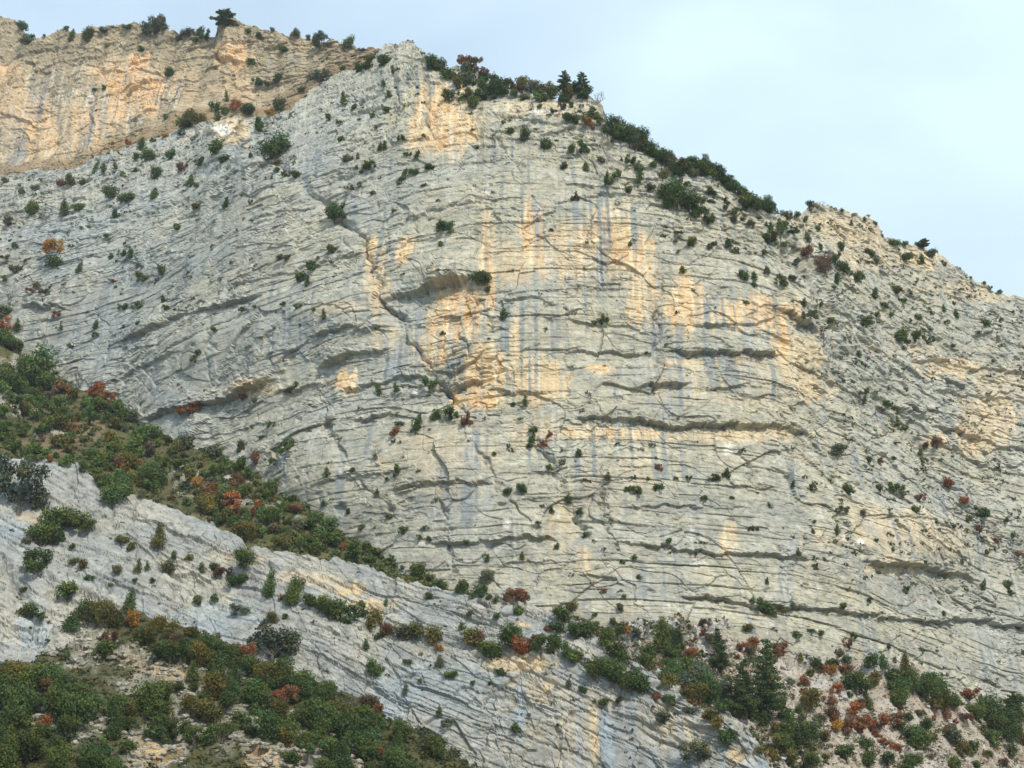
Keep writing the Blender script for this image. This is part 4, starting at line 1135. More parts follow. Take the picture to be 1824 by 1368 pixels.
SCREE = """1232,1162,22,r;1256,1112,22,p;1254,1124,18,r;1320,1150,22,r;1344,1146,22,r;1386,1150,24,r;1380,1168,20,r;1392,1160,16,r;1352,1192,14,y;1370,1205,12,y;1316,1168,11,r;1266,1138,24,e;1340,1158,18,e;1427,1170,15,gt;1452,1184,22,g;1443,1194,17,o;1484,1178,24,g;1468,1192,18,r;1482,1194,22,y;1508,1192,28,r;1498,1162,16,p;1512,1150,18,r;
1510,1176,18,g;1528,1212,42,g;1535,1220,30,g;1560,1212,26,o;1552,1180,26,g;1577,1180,24,gt;1596,1200,30,g;1610,1186,30,ot;1620,1198,26,g;1600,1222,44,g;1624,1216,40,g;1600,1242,36,g;1656,1204,34,g;1650,1228,44,g;1672,1222,34,g;1680,1242,44,g;1660,1252,28,o;1700,1250,32,g;1725,1234,28,r;1724,1278,18,r;1682,1268,22,rt;1755,1248,28,et;
1740,1264,40,g;1768,1270,44,g;1790,1282,44,g;1776,1296,36,g;1808,1250,38,gk;1815,1280,36,g;1800,1306,34,g;1820,1312,24,o;1550,1250,22,gt;1434,1212,19,r;1450,1232,17,r;1490,1226,18,r;1481,1244,24,r;1519,1258,36,r;1532,1246,18,p;1484,1270,26,p;1488,1278,18,r;1524,1292,28,r;1508,1298,26,r;1536,1300,16,r;1562,1286,36,r;1590,1280,32,r;
1556,1296,18,r;1614,1274,22,g;1652,1288,26,g;1628,1308,44,g;1640,1322,38,g;1604,1290,22,o;1690,1300,28,p;1700,1312,30,e;1768,1318,27,g;1732,1328,30,g;1716,1336,28,o;1438,1252,38,o;1426,1264,20,g;1430,1278,18,e;1460,1282,22,e;1402,1270,30,g;1394,1252,20,g;1508,1338,30,g;1545,1326,30,gw;1552,1342,24,g;1472,1346,17,o;1548,1356,26,g;
1580,1350,32,g;1620,1352,34,g;1604,1336,16,r;1576,1318,20,r;1590,1326,16,r;1562,1306,14,r;1490,1290,14,o;1616,1366,30,g;1700,1362,32,g;1740,1360,22,g;1804,1340,20,g;1790,1356,18,p;1660,1344,14,p;1468,1308,24,o;1450,1306,28,g;1488,1296,18,y;1310,1244,40,g;1316,1262,34,g;1410,1300,34,g;1380,1294,22,o;1396,1324,34,g;1376,1340,24,o;
1440,1356,34,g;1410,1352,28,o;1176,1136,44,gt;1196,1128,24,g;1150,1176,30,g;1160,1162,28,g;1190,1180,26,g;1204,1160,26,g;1200,1200,36,g;1216,1190,30,g;1186,1216,26,o;1170,1242,16,r;1192,1250,22,g;1232,1210,40,e;1256,1220,44,g;1240,1236,36,o;1270,1238,40,g;1290,1230,36,e;1286,1252,30,g;1246,1194,30,e;1220,1176,16,e;1140,1152,20,b;
1120,1128,24,b;1110,1116,14,r;1118,1120,16,y;1100,1122,20,g;1136,1126,18,e;1340,1272,24,g;1356,1282,28,g;1516,1236,12,g;1606,1258,16,p;1640,1270,14,p;1664,1310,16,p;1750,1296,14,g;1760,1340,16,o;1664,1276,12,r;1700,1284,14,r;1430,1226,12,p;1408,1212,18,e;1090,1106,16,e;1060,1112,14,g;1016,1080,22,o;1180,1152,16,o"""
RAMP = """4,552,30,g;12,586,34,r;8,604,38,g;26,614,30,g;70,662,70,g;48,650,40,g;20,680,36,g;170,694,28,r;182,704,24,r;196,712,18,r;140,668,44,b;110,690,26,r;128,700,22,r;238,740,26,e;84,816,16,r;200,876,46,g;205,862,34,g;250,878,18,e;410,890,30,r;416,906,26,r;402,880,18,r;458,900,24,r;452,910,18,r;350,858,20,y;346,874,16,o;
212,862,20,r;250,858,14,r;378,884,36,p;366,898,34,o;440,944,46,o;368,1000,0,g;348,1000,0,g;280,700,0,g;916,1056,34,p;930,1064,22,p;850,1040,36,b;868,1030,24,e;700,962,0,g;380,800,30,e;330,790,30,e;430,870,30,g;470,914,26,g;530,905,20,p;440,868,22,p"""
FRONT = """250,1124,30,o;236,1106,28,y;280,1110,34,o;265,1130,40,o;300,1122,30,o;312,1144,30,p;330,1150,30,g;340,1124,26,o;360,1142,40,g;378,1154,36,g;400,1170,36,g;352,1170,44,o;380,1190,40,g;316,1152,24,r;312,1160,20,y;436,1170,40,r;440,1180,30,r;484,1150,66,ek;500,1192,50,g;470,1196,40,o;505,1240,36,r;520,1238,30,r;515,1228,26,r;540,1222,44,g;
560,1240,44,g;585,1238,40,g;600,1262,40,og;150,1090,36,g;170,1096,46,og;190,1100,40,o;206,1104,30,g;226,1078,30,gt;196,1140,26,r;186,1156,34,g;80,1288,26,r;68,1210,40,r;90,1226,36,p;20,1220,64,g;40,1250,56,g;30,1290,70,g;50,1330,66,g;10,1340,60,g;110,1220,50,g;140,1236,50,g;100,1250,44,g;158,1240,34,g;118,1300,36,g;112,1312,30,e;
154,1350,46,g;170,1362,30,g;290,1290,36,g;300,1300,28,gt;280,1240,40,g;215,1244,34,g;206,1280,36,g;205,1300,34,gt;222,1330,26,g;232,1270,28,o;660,1254,34,p;640,1250,36,b;670,1262,26,p;690,1340,30,r;520,1350,30,g"""
PINE_LIST = [(1364, 1292, 150, 'cone', 'tallest dark pine standing in the middle of the scree edge'),
             (1332, 1290, 112, 'column', 'narrow dark pine close beside the tallest pine'),
             (1286, 1204, 84, 'cone', 'broad green pine at the cliff foot above the two dark pines'),
             (1431, 1346, 62, 'young', 'small spreading pine with a bare trunk below the two dark pines'),
             (392, 66, 60, 'flat', 'lone flat topped pine on the skyline beside the square rock tower'),
             (1006, 168, 48, 'young', 'pointed pine on the summit ridge among dark trees'),
             (1036, 172, 46, 'young', 'dark pine at the outer end of the summit ridge trees'),
             (1648, 450, 30, 'flat', 'wind bent small pine on the far descending ridge'),
             (1808, 1282, 52, 'young', 'bushy pine at the edge of the scree where it leaves the view'),
             (1208, 1168, 60, 'column', 'green pine growing between the rock slab end and the broad pine')]
TINT = {'g': (0.074, 0.108, 0.028), 'e': (0.098, 0.112, 0.062), 'o': (0.115, 0.105, 0.026), 'r': (0.215, 0.092, 0.040), 'y': (0.36, 0.185, 0.035), 'p': (0.15, 0.085, 0.045), 'b': (0.12, 0.1, 0.08)}
WORD = {'g': 'dark green', 'e': 'grey green', 'o': 'olive green', 'r': 'rust red', 'y': 'golden', 'p': 'reddish brown', 'b': 'bare grey'}


def parse(txt):
    for t in txt.replace('\n', '').split(';'):
        if t.strip():
            x, y, w, c = t.split(',')
            yield float(x), float(y), float(w), c.strip()


def inside(x, y, poly):
    r = False
    for (x0, y0), (x1, y1) in zip(poly, poly[1:] + poly[:1]):
        if (y0 > y) != (y1 > y) and x < (x1 - x0) * (y - y0) / (y1 - y0) + x0:
            r = not r
    return r


def fill(poly, n, wr, mind, palette, seed):
    """more bushes of a thicket, spread by hand-set spacing"""
    g = random.Random(seed)
    xs = [p[0] for p in poly]; ys = [p[1] for p in poly]
    out = []
    for _ in range(n * 60):
        if len(out) >= n:
            break
        x, y = g.uniform(min(xs), max(xs)), g.uniform(min(ys), max(ys))
        if inside(x, y, poly) and all((x - a) ** 2 + ((y - b) * 1.3) ** 2 > mind * mind for a, b, _, _ in out):
            out.append((x, y, g.uniform(*wr), g.choice(palette)))
    return out


PAL_R = ['g', 'g', 'g', 'gw', 'gk', 'g', 'o', 'gk', 'gk', 'e', 'g', 'gw', 'gk', 'g', 'og', 'g', 'gk', 'p']
PAL_F = ['g', 'g', 'g', 'gk', 'gt', 'g', 'gk', 'gw', 'g', 'o', 'gt', 'g']
ramp_fill = fill([(0, 650), (80, 672), (180, 712), (262, 756), (330, 798), (420, 826), (520, 884), (600, 944), (700, 994), (800, 1038), (900, 1068), (860, 1060), (790, 1040), (700, 1010), (600, 980), (520, 972), (440, 950), (350, 905),
                  (260, 880), (190, 868), (150, 836), (80, 815), (0, 804)], 190, (9, 36), 14, PAL_R, 5)
front_fill = fill([(230, 1130), (300, 1130), (420, 1172), (500, 1196), (560, 1228), (640, 1256), (700, 1300), (760, 1316), (830, 1372), (560, 1372), (520, 1330), (430, 1290), (330, 1262), (250, 1262), (300, 1220), (350, 1210), (300, 1160)], 60, (20, 56), 23, PAL_F, 6)
front_fill += fill([(0, 1190), (70, 1196), (160, 1240), (170, 1270), (110, 1290), (130, 1372), (0, 1372)], 22, (34, 62), 22, PAL_F, 7)
front_fill += fill([(190, 1250), (260, 1260), (430, 1300), (300, 1330), (200, 1372), (150, 1372), (190, 1300)], 12, (26, 44), 26, PAL_F, 8)

sky_fill = fill([(1085, 198), (1200, 236), (1290, 280), (1326, 330), (1290, 318), (1230, 296), (1165, 268), (1105, 240)], 26, (22, 36), 13, ['g', 'g', 'gk', 'gw', 'o', 'e', 'gk'], 9)
sky_fill += fill([(770, 112), (850, 118), (940, 140), (1050, 165), (1040, 180), (960, 172), (880, 165), (800, 140)], 22, (16, 30), 14, ['g', 'gw', 'p', 'ek', 'gk', 'o', 'gw'], 10)
sky_fill += fill([(1080, 215), (1150, 255), (1220, 290), (1300, 330), (1390, 395), (1370, 420), (1290, 380), (1200, 340), (1100, 270)], 24, (10, 24), 16, ['g', 'gk', 'e', 'o', 'gw', 'gk'], 12)
PLANTS = []     # dict per plant, labelled below


def put_plant(x, y, w, code, zone):
    if w <= 0:
        return
    colr = code[0]
    shape = {'t': 'tall', 'w': 'wide', 'k': 'ragged'}.get(code[-1] if len(code) > 1 else '', 'round')
    hgt = {'tall': 1.35, 'wide': 0.45, 'ragged': 0.75, 'round': 0.85}[shape]
    wid = w / (1.25 if shape == 'tall' and w > 14 else 1.0)
    P, dep = ground_at(x, y + 0.42 * hgt * wid)
    if P is None:
        return
    S = wid * dep / FPX * (1.38 if zone in ('face', 'slab') else 1.02 if zone == 'sky' else 1.22)
    if zone in ('face', 'slab') and shape == 'round' and (3 * int(x) + int(y)) % 2:
        shape = 'ragged'
    if colr in 'rp' and shape == 'round' and (int(x) + int(y)) % 3:
        shape = 'ragged'
    PLANTS.append(dict(x=x, y=y, w=w, c=colr, shape=shape, P=P, S=S, zone=zone))


for z_, txt in (('sky', SKYLINE), ('face', FACE), ('slab', SLABS), ('scree', SCREE), ('ramp', RAMP), ('front', FRONT)):
    for q in parse(txt):
        put_plant(*q, z_)
for q in ramp_fill:
    put_plant(*q, 'ramp')
for q in sky_fill:
    put_plant(*q, 'sky')
for q in front_fill:
    put_plant(*q, 'front')

# ---- labels: size and colour, then the nearest thing one can find in the view, told apart by order when several fit
LAND = [('the lone skyline pine', 392, 40, 60), ('the square ochre rock tower', 415, 85, 60), ('the orange hollow up left', 235, 150, 120), ('the ochre wall drip streaks', 110, 220, 110), ('the ochre wall skyline', 250, 50, 200),
        ('the white scarred rock tooth', 410, 245, 70), ('the ochre wall foot', 230, 280, 140), ('the pale slabby shoulder', 120, 400, 150), ('the long tooth gully', 530, 320, 100), ('the summit pinnacle', 720, 110, 60),
        ('the orange scar under the summit', 790, 220, 70), ('the brown summit thicket', 850, 115, 70), ('the summit pines', 1010, 150, 70), ('the bare grey skyline tree', 1068, 166, 50), ('the green skyline slope', 1180, 240, 90), ('the second skyline thicket', 1350, 340, 70),
        ('the far ridge crest', 1560, 400, 130), ('the big brown shoulder shrub', 1472, 480, 60), ('the far grey face', 1680, 560, 130), ('the shoulder gully', 1480, 600, 100), ('the broken shoulder', 1200, 360, 110), ('the ochre streaked upper panel', 1040, 440, 110),
        ('the dark streaked left face', 190, 560, 110), ('the long left overhang', 340, 565, 110), ('the thick dark left bed', 380, 715, 110), ('the deep gully side roof', 780, 510, 80), ('the dark niche', 620, 640, 70),
        ('the pink ochre corner', 830, 570, 70), ('the mid height orange band', 900, 690, 90), ('the domed buttress ledge', 760, 740, 80), ('the domed buttress', 760, 850, 110), ('the straight mid height roof', 1280, 630, 110), ('the ochre arete', 1380, 580, 70),
        ('the long mid height break', 1240, 760, 130), ('the diagonal dark break', 1620, 730, 100), ('the far pink overhang', 1740, 780, 90), ('the broken rubble patch', 1540, 840, 80), ('the white crack scar', 1512, 972, 80), ('the yellow banded bulge', 1620, 960, 110),
        ('the lowest long overhang', 1480, 1088, 140), ('the short dark overhang', 930, 962, 100), ('the lower centre face', 1060, 900, 110), ('the low face by woods', 650, 930, 110),
        ('the woodside slab top', 110, 850, 110), ('the stepped upper slabs', 300, 960, 120), ('the ochre streak in the slabs', 630, 1050, 80), ('the bushy slab ledge', 560, 1070, 90), ('the rusty clump on the slabs', 940, 1150, 90), ('the lower left slab hollow', 60, 1120, 100),
        ('the smooth lower slabs', 700, 1200, 130), ('the ochre bottom slab', 1050, 1290, 110), ('the end of the slabs', 1310, 1310, 70), ('the two dark pines', 1350, 1230, 70), ('the broad green pine', 1286, 1165, 60), ('the top of the scree', 1380, 1150, 90), ('the open scree', 1510, 1270, 90),
        ('the green cliff foot thicket', 1640, 1220, 100), ('the lower scree', 1620, 1330, 90), ('the scree corner', 1780, 1310, 80), ('the small spreading pine', 1431, 1320, 60), ('the thin scrub slope', 1220, 1210, 80),
        ('the wooded slope top', 50, 640, 90), ('the upper rust bushes', 180, 700, 80), ('the bare earth streak', 160, 760, 80), ('the wooded slope middle', 320, 830, 90), ('the wooded slope rust clump', 420, 895, 80), ('the round olive bush', 440, 945, 60),
        ('the narrowing wooded slope', 620, 965, 100), ('the thin wooded tail', 820, 1045, 110), ('the dark lower thicket', 390, 1170, 90), ('the big grey green bush', 484, 1150, 70), ('the lower rust bushes', 510, 1235, 70), ('the lower thicket tail', 680, 1300, 110),
        ('the bottom left corner trees', 60, 1270, 110), ('the yellow broken rock', 300, 1300, 110)]
GROUPN = {'sky': 'shrubs along the skyline', 'face': 'shrubs clinging to the cliff face', 'slab': 'shrubs on the lower slabs', 'scree': 'shrubs on the scree slope', 'ramp': 'bushes on the wooded slope', 'front': 'bushes on the lower slope'}
print('cells', sorted([len(v) for v in cells.values()])[-10:]) if 0 else None
ORD = ['', 'second', 'third', 'fourth', 'fifth', 'sixth', 'seventh', 'eighth', 'ninth', 'tenth']
cells = {}
for p in PLANTS:
    w = p['w']
    p['size'] = 'tiny' if w < 11 else 'small' if w < 18 else 'medium' if w < 30 else 'large'
    p['noun'] = 'dwarf_shrub' if w < 11 and p['c'] not in 'b' else 'bare_shrub' if p['c'] == 'b' else 'autumn_shrub' if p['c'] in 'ryp' else 'juniper' if p['shape'] == 'tall' else (({'wide': 'low_bush', 'ragged': 'ragged_bush'}.get(p['shape'], 'bush')) if p['zone'] in ('ramp', 'front', 'scree') or (p['zone'] == 'sky' and p['shape'] != 'round') else 'shrub')  # ragged bushes are grouped by outline alone, no species meant
    p['word'] = {'dwarf_shrub': 'shrub', 'bare_shrub': 'leafless shrub', 'autumn_shrub': 'autumn shrub', 'juniper': 'upright shrub', 'bush': 'bush', 'low_bush': 'low bush', 'ragged_bush': 'ragged bush', 'shrub': 'shrub'}[p['noun']]
    p['col'] = '' if p['c'] == 'b' else WORD[p['c']] + ' '
    L = min(LAND, key=lambda q: ((p['x'] - q[1]) ** 2 + (p['y'] - q[2]) ** 2) / q[3] ** 2)
    dx, dy = p['x'] - L[1], p['y'] - L[2]
    if math.hypot(dx, dy) < 0.3 * L[3]:
        rel = 'at'
    elif abs(dx) > abs(dy):
        rel = 'right of' if dx > 0 else 'left of'
    else:
        rel = 'below' if dy > 0 else 'above'
    p['where'] = rel + ' ' + L[0]
    cells.setdefault((p['size'], p['col'], p['word'], p['where']), []).append(p)
print('cells', sorted([len(v) for v in cells.values()])[-12:])
for (size, col, word, where), ps in cells.items():
    if len(ps) == 1:
        ps[0]['label'] = f'{size} {col}{word} {where}'
        continue
    ps.sort(key=lambda p: p['x'])
    n = len(ps)
    for i, p in enumerate(ps):
        j = n - 1 - i
        o = 'leftmost' if i == 0 else 'rightmost' if j == 0 else f'{ORD[min(i, 9)]} from left' if i <= j else f'{ORD[min(j, 9)]} from right'
        p['label'] = f'{o} {size} {col}{word} {where}'

CATS = {'low_bush': 'low bush', 'ragged_bush': 'oak bush', 'dwarf_shrub': 'dwarf shrub', 'bare_shrub': 'bare shrub', 'autumn_shrub': 'autumn shrub', 'juniper': 'juniper', 'bush': 'bush', 'shrub': 'shrub'}
for k, p in enumerate(PLANTS):
    S, P = p['S'], p['P']
    g = random.Random(k * 7 + 1)
    c = TINT[p['c']]
    f = (0.8 + 0.45 * g.random()) * (1.22 if p['zone'] == 'ramp' else 0.9 if p['zone'] == 'front' else 1.0); hx = g.uniform(-0.22, 0.22) if p['c'] in 'rp' else g.uniform(-0.12, 0.12)
    tint = (c[0] * f * (1 + hx), c[1] * f, c[2] * f * (1 - hx), 1)
    lod = 's' if p['w'] < 16 else 'm' if p['w'] < 34 else 'l'
    tl = 0.3 if p['zone'] == 'face' else 0.14
    rot = (g.uniform(-tl, tl), g.uniform(-tl, tl), g.uniform(0, 6.28))
    sc = (S * g.uniform(0.75, 1.25), S * g.uniform(0.8, 1.15), S * g.uniform(0.7, 1.2))
    loc = (P[0], P[1] - 0.10 * S, P[2] - (0.22 if p['zone'] == 'sky' else 0.07) * S)
    bare = p['c'] == 'b'
    me = PROTO['bare', k % 3] if bare else PROTO[p['shape'], lod, k % (3 if lod == 'l' else 4)][0]
    if p['w'] < 30 or bare:
        o = link(p['noun'], me)
        o.color = tint
    else:
        o = bpy.data.objects.new(p['noun'], None); COL.objects.link(o)
        o.empty_display_size = 0.3
        link('foliage', me, o).color = tint
        link('stem', PROTO[p['shape'], lod, k % (3 if lod == 'l' else 4)][1], o)
    o.location, o.rotation_euler, o.scale = loc, rot, sc
    o['label'], o['category'], o['group'] = p['label'], CATS[p['noun']], GROUPN[p['zone']]

for x, y, h, kind, lab in PINE_LIST:
    P, dep = ground_at(x, y)
    H = h * dep / FPX * 1.05
    o = bpy.data.objects.new('pine_tree', None); COL.objects.link(o)
    o.empty_display_size = 0.3
    cr = link('crown', PINES[kind][0], o)
    g = random.Random(int(x)); f = 0.85 + 0.3 * g.random()
    cr.color = (0.062 * f, 0.092 * f, 0.028 * f, 1)
    link('trunk', PINES[kind][1], o)
    o.location = (P[0], P[1], P[2] - 0.1)
    o.scale = (H, H, H); o.rotation_euler = (0, g.uniform(-0.05, 0.05), g.uniform(0, 6.28))
    o['label'], o['category'], o['group'] = lab, 'pine', 'pines on the slopes and skyline'

# ------------------------------------------------------------------ low growth and loose rubble nobody could count
def tufts(name, pts, size, nleaf, leaf, tint, seed, label, flat=0.8):
    g = np.random.default_rng(seed)
    n = len(pts)
    sz = size[0] + (size[1] - size[0]) * g.random(n) ** 2
    k = np.repeat(np.arange(n), nleaf)
    m = len(k)
    d = g.normal(size=(m, 3)); d /= np.linalg.norm(d, axis=1, keepdims=True)
    d[:, 2] = np.abs(d[:, 2]) * flat
    P = np.asarray(pts)[k] + d * (sz[k] * 0.5 * g.random(m) ** 0.4)[:, None]
    nrm = d + 0.7 * g.normal(size=(m, 3)); nrm /= np.linalg.norm(nrm, axis=1, keepdims=True)
    a = np.cross(nrm, g.normal(size=(m, 3))); a /= np.linalg.norm(a, axis=1, keepdims=True)
    b = np.cross(nrm, a)
    s = (leaf * sz[k] * (0.6 + 0.8 * g.random(m)))[:, None]
    V = np.stack([P - a * s, P - b * s * 0.55, P + a * s, P + b * s * 0.55], 1).reshape(-1, 3)
    tt = (0.6 + 0.8 * g.random(n))[k] * (0.8 + 0.4 * g.random(m))
    hue = (g.normal(size=n) * 0.25)[k]
    C = np.stack([tt * (1 + hue), tt * (1 + 0.2 * hue), tt * (1 - 0.5 * hue)], 1)
    o = link(name, mesh_from(name, V, np.arange(4 * m).reshape(m, 4), M_LEAF, 'leaf', np.repeat(np.clip(C, 0.15, 2.5), 4, 0)), kind='stuff', label=label)
    o.color = (*tint, 1)
    return o


SV = dict(SURF)
g = np.random.default_rng(11)
mv = SV['cliff_face']
mu, mvv, mf = project(mv.astype(float))
cr = smooth_poly(CREST_MAIN)(mu)
dens = 0.10 + 1.0 * (1 - sstep(20, 150, mvv - cr)) + 0.9 * sstep(1380, 1500, mu) * (1 - sstep(900, 1100, mvv)) + 0.55 * (1 - sstep(350, 600, mu)) * (1 - sstep(480, 640, mvv)) + 0.4 * sstep(1400, 1600, mu)
nt_ = np.zeros(len(mv)); nt_[len(mv) - _MAIN_INFO['info'][4].size:] = _MAIN_INFO['info'][4].ravel()
dens = dens * (0.12 + nt_) * sstep(-0.15, 0.5, fbm(mu / 45, mvv / 30, 1601, 3)) * (mu > -20) * (mu < 1850)
# they root where the rock is less steep: compare with the point just above in the sheet
pick = g.choice(len(mv), 3000, p=dens / dens.sum(), replace=False)
tufts('ledge_plants', mv[pick], (0.35, 1.9), 16, 0.22, (0.075, 0.085, 0.035), 21, 'tiny dark green tufts rooted in the cracks of the cliff')
bv = SV['orange_cliff_wall']; bu, bvv, bf = project(bv.astype(float))
dn = (0.15 + 1.2 * (1 - sstep(5, 60, bvv - smooth_poly(CREST_BACK)(bu))) + 1.0 * (1 - sstep(10, 60, smooth_poly(CREST_MAIN)(bu) - bvv))) * (bu > -20) * (bu < 760)
pick = g.choice(len(bv), 260, p=dn / dn.sum(), replace=False)
tufts('ledge_plants', bv[pick], (0.4, 1.6), 16, 0.24, (0.07, 0.07, 0.03), 22, 'tiny brown green tufts along the ochre wall')
sv = SV['rock_slabs']; su, svv, sf = project(sv.astype(float))
dn = sstep(-0.1, 0.5, fbm(su / 60, svv / 40, 1603, 3)) * (su > -20) * (su < 1400) * (svv < 1400)
pick = g.choice(len(sv), 380, p=dn / dn.sum(), replace=False)
tufts('ledge_plants', sv[pick], (0.3, 1.1), 14, 0.24, (0.065, 0.08, 0.03), 23, 'tiny green tufts in the joints of the slabs')
rv = SV['wooded_slope']; ru, rvv, rf = project(rv.astype(float))
dn = ((ru > -30) & (ru < 1000)).astype(float)
pick = g.choice(len(rv), 4200, p=dn / dn.sum(), replace=False)
tufts('undergrowth', rv[pick], (0.6, 2.4), 16, 0.2, (0.088, 0.108, 0.035), 24, 'low brown green undergrowth between the bushes of the wooded slope')
fv = SV['bushy_foreground_slope']; fu, fvv, ff = project(fv.astype(float))
ro = blobs(fu, fvv, FRONT_ROCK, 1400)
dn = ((fu > -30) & (fu < 960) & (fvv < 1420)) * np.clip(1.02 - ro, 0.06, 1)
pick = g.choice(len(fv), 4200, p=dn / dn.sum(), replace=False)
tufts('undergrowth', fv[pick], (0.4, 1.5), 12, 0.22, (0.07, 0.075, 0.028), 25, 'dark low undergrowth on the lower bushy slope')
gv = SV['scree_slope']; gu, gvv, gf = project(gv.astype(float))
dn = ((gu > 980) & (gu < 1850) & (gvv < 1400)) * (0.25 + sstep(0.0, 0.5, fbm(gu / 70, gvv / 50, 1604, 3)) + 1.6 * np.exp(-((gu - 1250) / 80) ** 2 - ((gvv - 1225) / 50) ** 2) + np.exp(-((gu - 1400) / 60) ** 2 - ((gvv - 1330) / 40) ** 2) + 1.0 * (gu < 1240))
pick = g.choice(len(gv), 5200, p=dn / dn.sum(), replace=False)
tufts('undergrowth', gv[g.choice(len(gv), 1700, p=dn / dn.sum(), replace=False)], (0.5, 2.2), 22, 0.17, (0.085, 0.098, 0.036), 27, 'green low scrub scattered over the scree')
tufts('undergrowth', gv[g.choice(len(gv), 500, p=dn / dn.sum(), replace=False)], (0.5, 1.8), 20, 0.17, (0.19, 0.085, 0.04), 28, 'small rusty tufts scattered over the scree')
tufts('undergrowth', gv[pick], (0.25, 1.2), 12, 0.2, (0.13, 0.098, 0.046), 26, 'dry grass and low scrub scattered over the scree')


def rock_shape(seed, name, mat, col, squash=0.7, sub=2):
    import bmesh
    bm = bmesh.new()
    bmesh.ops.create_icosphere(bm, subdivisions=sub, radius=0.5)
    g = random.Random(seed)
    cuts = []
    for _ in range(7):
        v = Vector((g.gauss(0, 1), g.gauss(0, 1), g.gauss(0, 1))).normalized()
        cuts.append((v, g.uniform(0.26, 0.42)))
    for v in bm.verts:
        for n, dd in cuts:
            q = v.co.dot(n)
            if q > dd:
                v.co -= n * (q - dd)
        v.co.z *= squash
    V = np.array([v.co[:] for v in bm.verts]); bm.verts.index_update()
    F = np.array([[v.index for v in f.verts] for f in bm.faces])
    bm.free()
    return mesh_from(name, V, F, mat, 'rock', np.ones((len(V), 3)) * np.array(col))


# small stones as one mass, larger ones singly
base = [rock_shape(60 + i, 'rubble_piece', M_SCREE, (0.4, 0.35, 0.3), 0.6, 1) for i in range(3)]
bV = []
for b in base:
    a = np.empty(len(b.vertices) * 3, np.float32); b.vertices.foreach_get('co', a); bV.append(a.reshape(-1, 3))
bF = np.array([list(p.vertices) for p in base[0].polygons])
dn = ((gu > 1240) & (gu < 1850) & (gvv < 1400)) * (0.35 + sstep(-0.2, 0.5, fbm(gu / 60, gvv / 60, 1605, 3)))
pick = g.choice(len(gv), 6000, p=dn / dn.sum(), replace=False)
Vs, Fs, Cs = [], [], []
for i, q in enumerate(pick):
    an = g.random() * 6.28
    s = 0.2 + 0.75 * g.random() ** 3
    ca, sa = math.cos(an), math.sin(an)
    v = bV[i % 3] * s
    v = np.stack([v[:, 0] * ca - v[:, 1] * sa, v[:, 0] * sa + v[:, 1] * ca, v[:, 2]], 1) + gv[q]
    Vs.append(v); Fs.append(bF + i * len(v))
    t = 0.8 + 0.4 * g.random()
    Cs.append(np.tile(np.array((0.40, 0.36, 0.31)) * t, (len(v), 1)))
fo = np.clip(blobs(fu, fvv, FRONT_ROCK, 1400) * 1.3, 0, 1) * ((fu > -30) & (fu < 800) & (fvv < 1400))
fpick = g.choice(len(fv), 2600, p=fo / fo.sum(), replace=False)
fVs, fFs, fCs = [], [], []
for i, q in enumerate(fpick):
    an = g.random() * 6.28; s = 0.3 + 1.5 * g.random() ** 3
    ca, sa = math.cos(an), math.sin(an)
    v = bV[i % 3] * s * np.array((1.3, 1.0, 0.9))
    v = np.stack([v[:, 0] * ca - v[:, 1] * sa, v[:, 0] * sa + v[:, 1] * ca, v[:, 2]], 1) + fv[q]
    fVs.append(v); fFs.append(bF + i * len(v))
    fCs.append(np.tile(np.array((0.29, 0.27, 0.215)) * (0.7 + 0.55 * g.random()), (len(v), 1)))
link('rubble', mesh_from('rubble', np.concatenate(fVs), np.concatenate(fFs), M_SCREE, 'rock', np.concatenate(fCs)), kind='stuff', label='broken yellowish rock pieces on the lower bushy slope')
link('rubble', mesh_from('rubble', np.concatenate(Vs), np.concatenate(Fs), M_SCREE, 'rock', np.concatenate(Cs)), kind='stuff', label='small pinkish stones lying loose on the scree')
for b in base:
    bpy.data.meshes.remove(b)

stone_me = [rock_shape(80 + i, 'stone', M_SCREE, c, 0.65, 2) for i, c in enumerate([(0.44, 0.41, 0.37), (0.40, 0.35, 0.30), (0.46, 0.44, 0.41), (0.37, 0.32, 0.27)])]
scree_o = bpy.data.objects['scree_slope']
pick = g.choice(len(gv), 220, p=dn / dn.sum(), replace=False)
for i, q in enumerate(pick):
    o = link('stone', stone_me[i % 4], scree_o)
    s = 0.7 + 0.9 * g.random() ** 2
    o.location = gv[q]; o.scale = (s * 1.2, s, s * 0.9); o.rotation_euler = (g.uniform(-0.4, 0.4), g.uniform(-0.4, 0.4), g.uniform(0, 6.28))

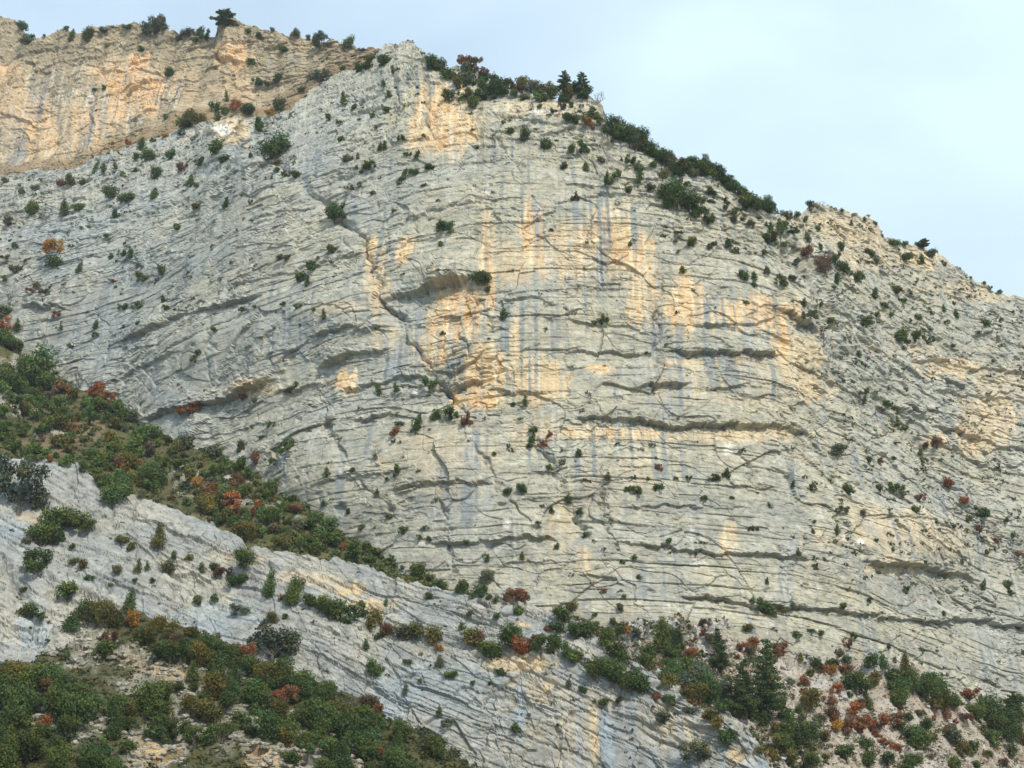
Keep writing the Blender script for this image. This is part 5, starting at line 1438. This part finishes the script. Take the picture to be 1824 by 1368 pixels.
boulder_me = [rock_shape(90 + i, 'boulder', M_SLAB, (0.31, 0.31, 0.285), 0.75, 3) for i in range(3)]
BOULDERS = [(1554, 1204, 26, 'pale boulder half hidden behind green bushes at the foot of the grey cliff'), (1250, 1158, 22, 'white boulder beside a rust shrub above the scrubby slope'), (1162, 1214, 36, 'large grey boulder block at the slab end below the bushes'),
            (1578, 1196, 12, 'small white boulder right of the pale boulder among bushes'), (1205, 1148, 26, 'grey boulder under the broad pine at the cliff foot'), (1500, 1236, 18, 'pale flat boulder on the open scree between rust shrubs'),
            (1546, 1272, 16, 'pale boulder on the scree below a brown shrub'), (185, 886, 34, 'split square boulder on the slab top beside a round green bush'), (905, 1082, 34, 'smooth rounded boulder under the dark red shrub at the wooded tail'), (1640, 1298, 16, 'low pale boulder between two green bushes of the lower scree')]
for i, (x, y, w, lab) in enumerate(BOULDERS):
    P, dep = ground_at(x, y)
    s = w * dep / FPX * 1.1
    o = link('boulder', boulder_me[i % 3], label=lab, category='boulder')
    o.location = (P[0], P[1] + 0.1 * s, P[2] - 0.12 * s); o.scale = (s * 1.1, s * 0.9, s * 0.9); o.rotation_euler = (0.1, 0.15 * (i % 3 - 1), i * 1.3)

# angular blocks broken from the beds, still sitting on the cliff
block_me = [rock_shape(120 + i, 'rock_block', M_CLIFF, c, 0.7, 2) for i, c in enumerate([(0.36, 0.345, 0.29), (0.33, 0.325, 0.29), (0.39, 0.36, 0.28)])]
cliff_o = bpy.data.objects['cliff_face']
gb = random.Random(77)
for (cx, cy, rx, ry, n) in [(1545, 840, 70, 36, 26), (1020, 235, 40, 16, 8), (930, 160, 110, 18, 18), (1210, 330, 90, 24, 18), (415, 240, 24, 16, 8), (1380, 440, 50, 40, 14), (720, 120, 26, 20, 8), (870, 180, 40, 12, 6)]:
    for _ in range(n):
        P, dep = ground_at(cx + gb.uniform(-rx, rx), cy + gb.uniform(-ry, ry), 8)
        if P is None:
            continue
        o = link('rock_block', block_me[gb.randrange(3)], cliff_o)
        s = gb.uniform(0.8, 2.0)
        o.location = (P[0], P[1] + 0.15 * s, P[2])
        o.scale = (s * 1.25, s, s * 0.8); o.rotation_euler = (gb.uniform(-0.25, 0.25), gb.uniform(-0.25, 0.25), gb.uniform(0, 6.28))
print('script', round(time.time() - T0, 1))
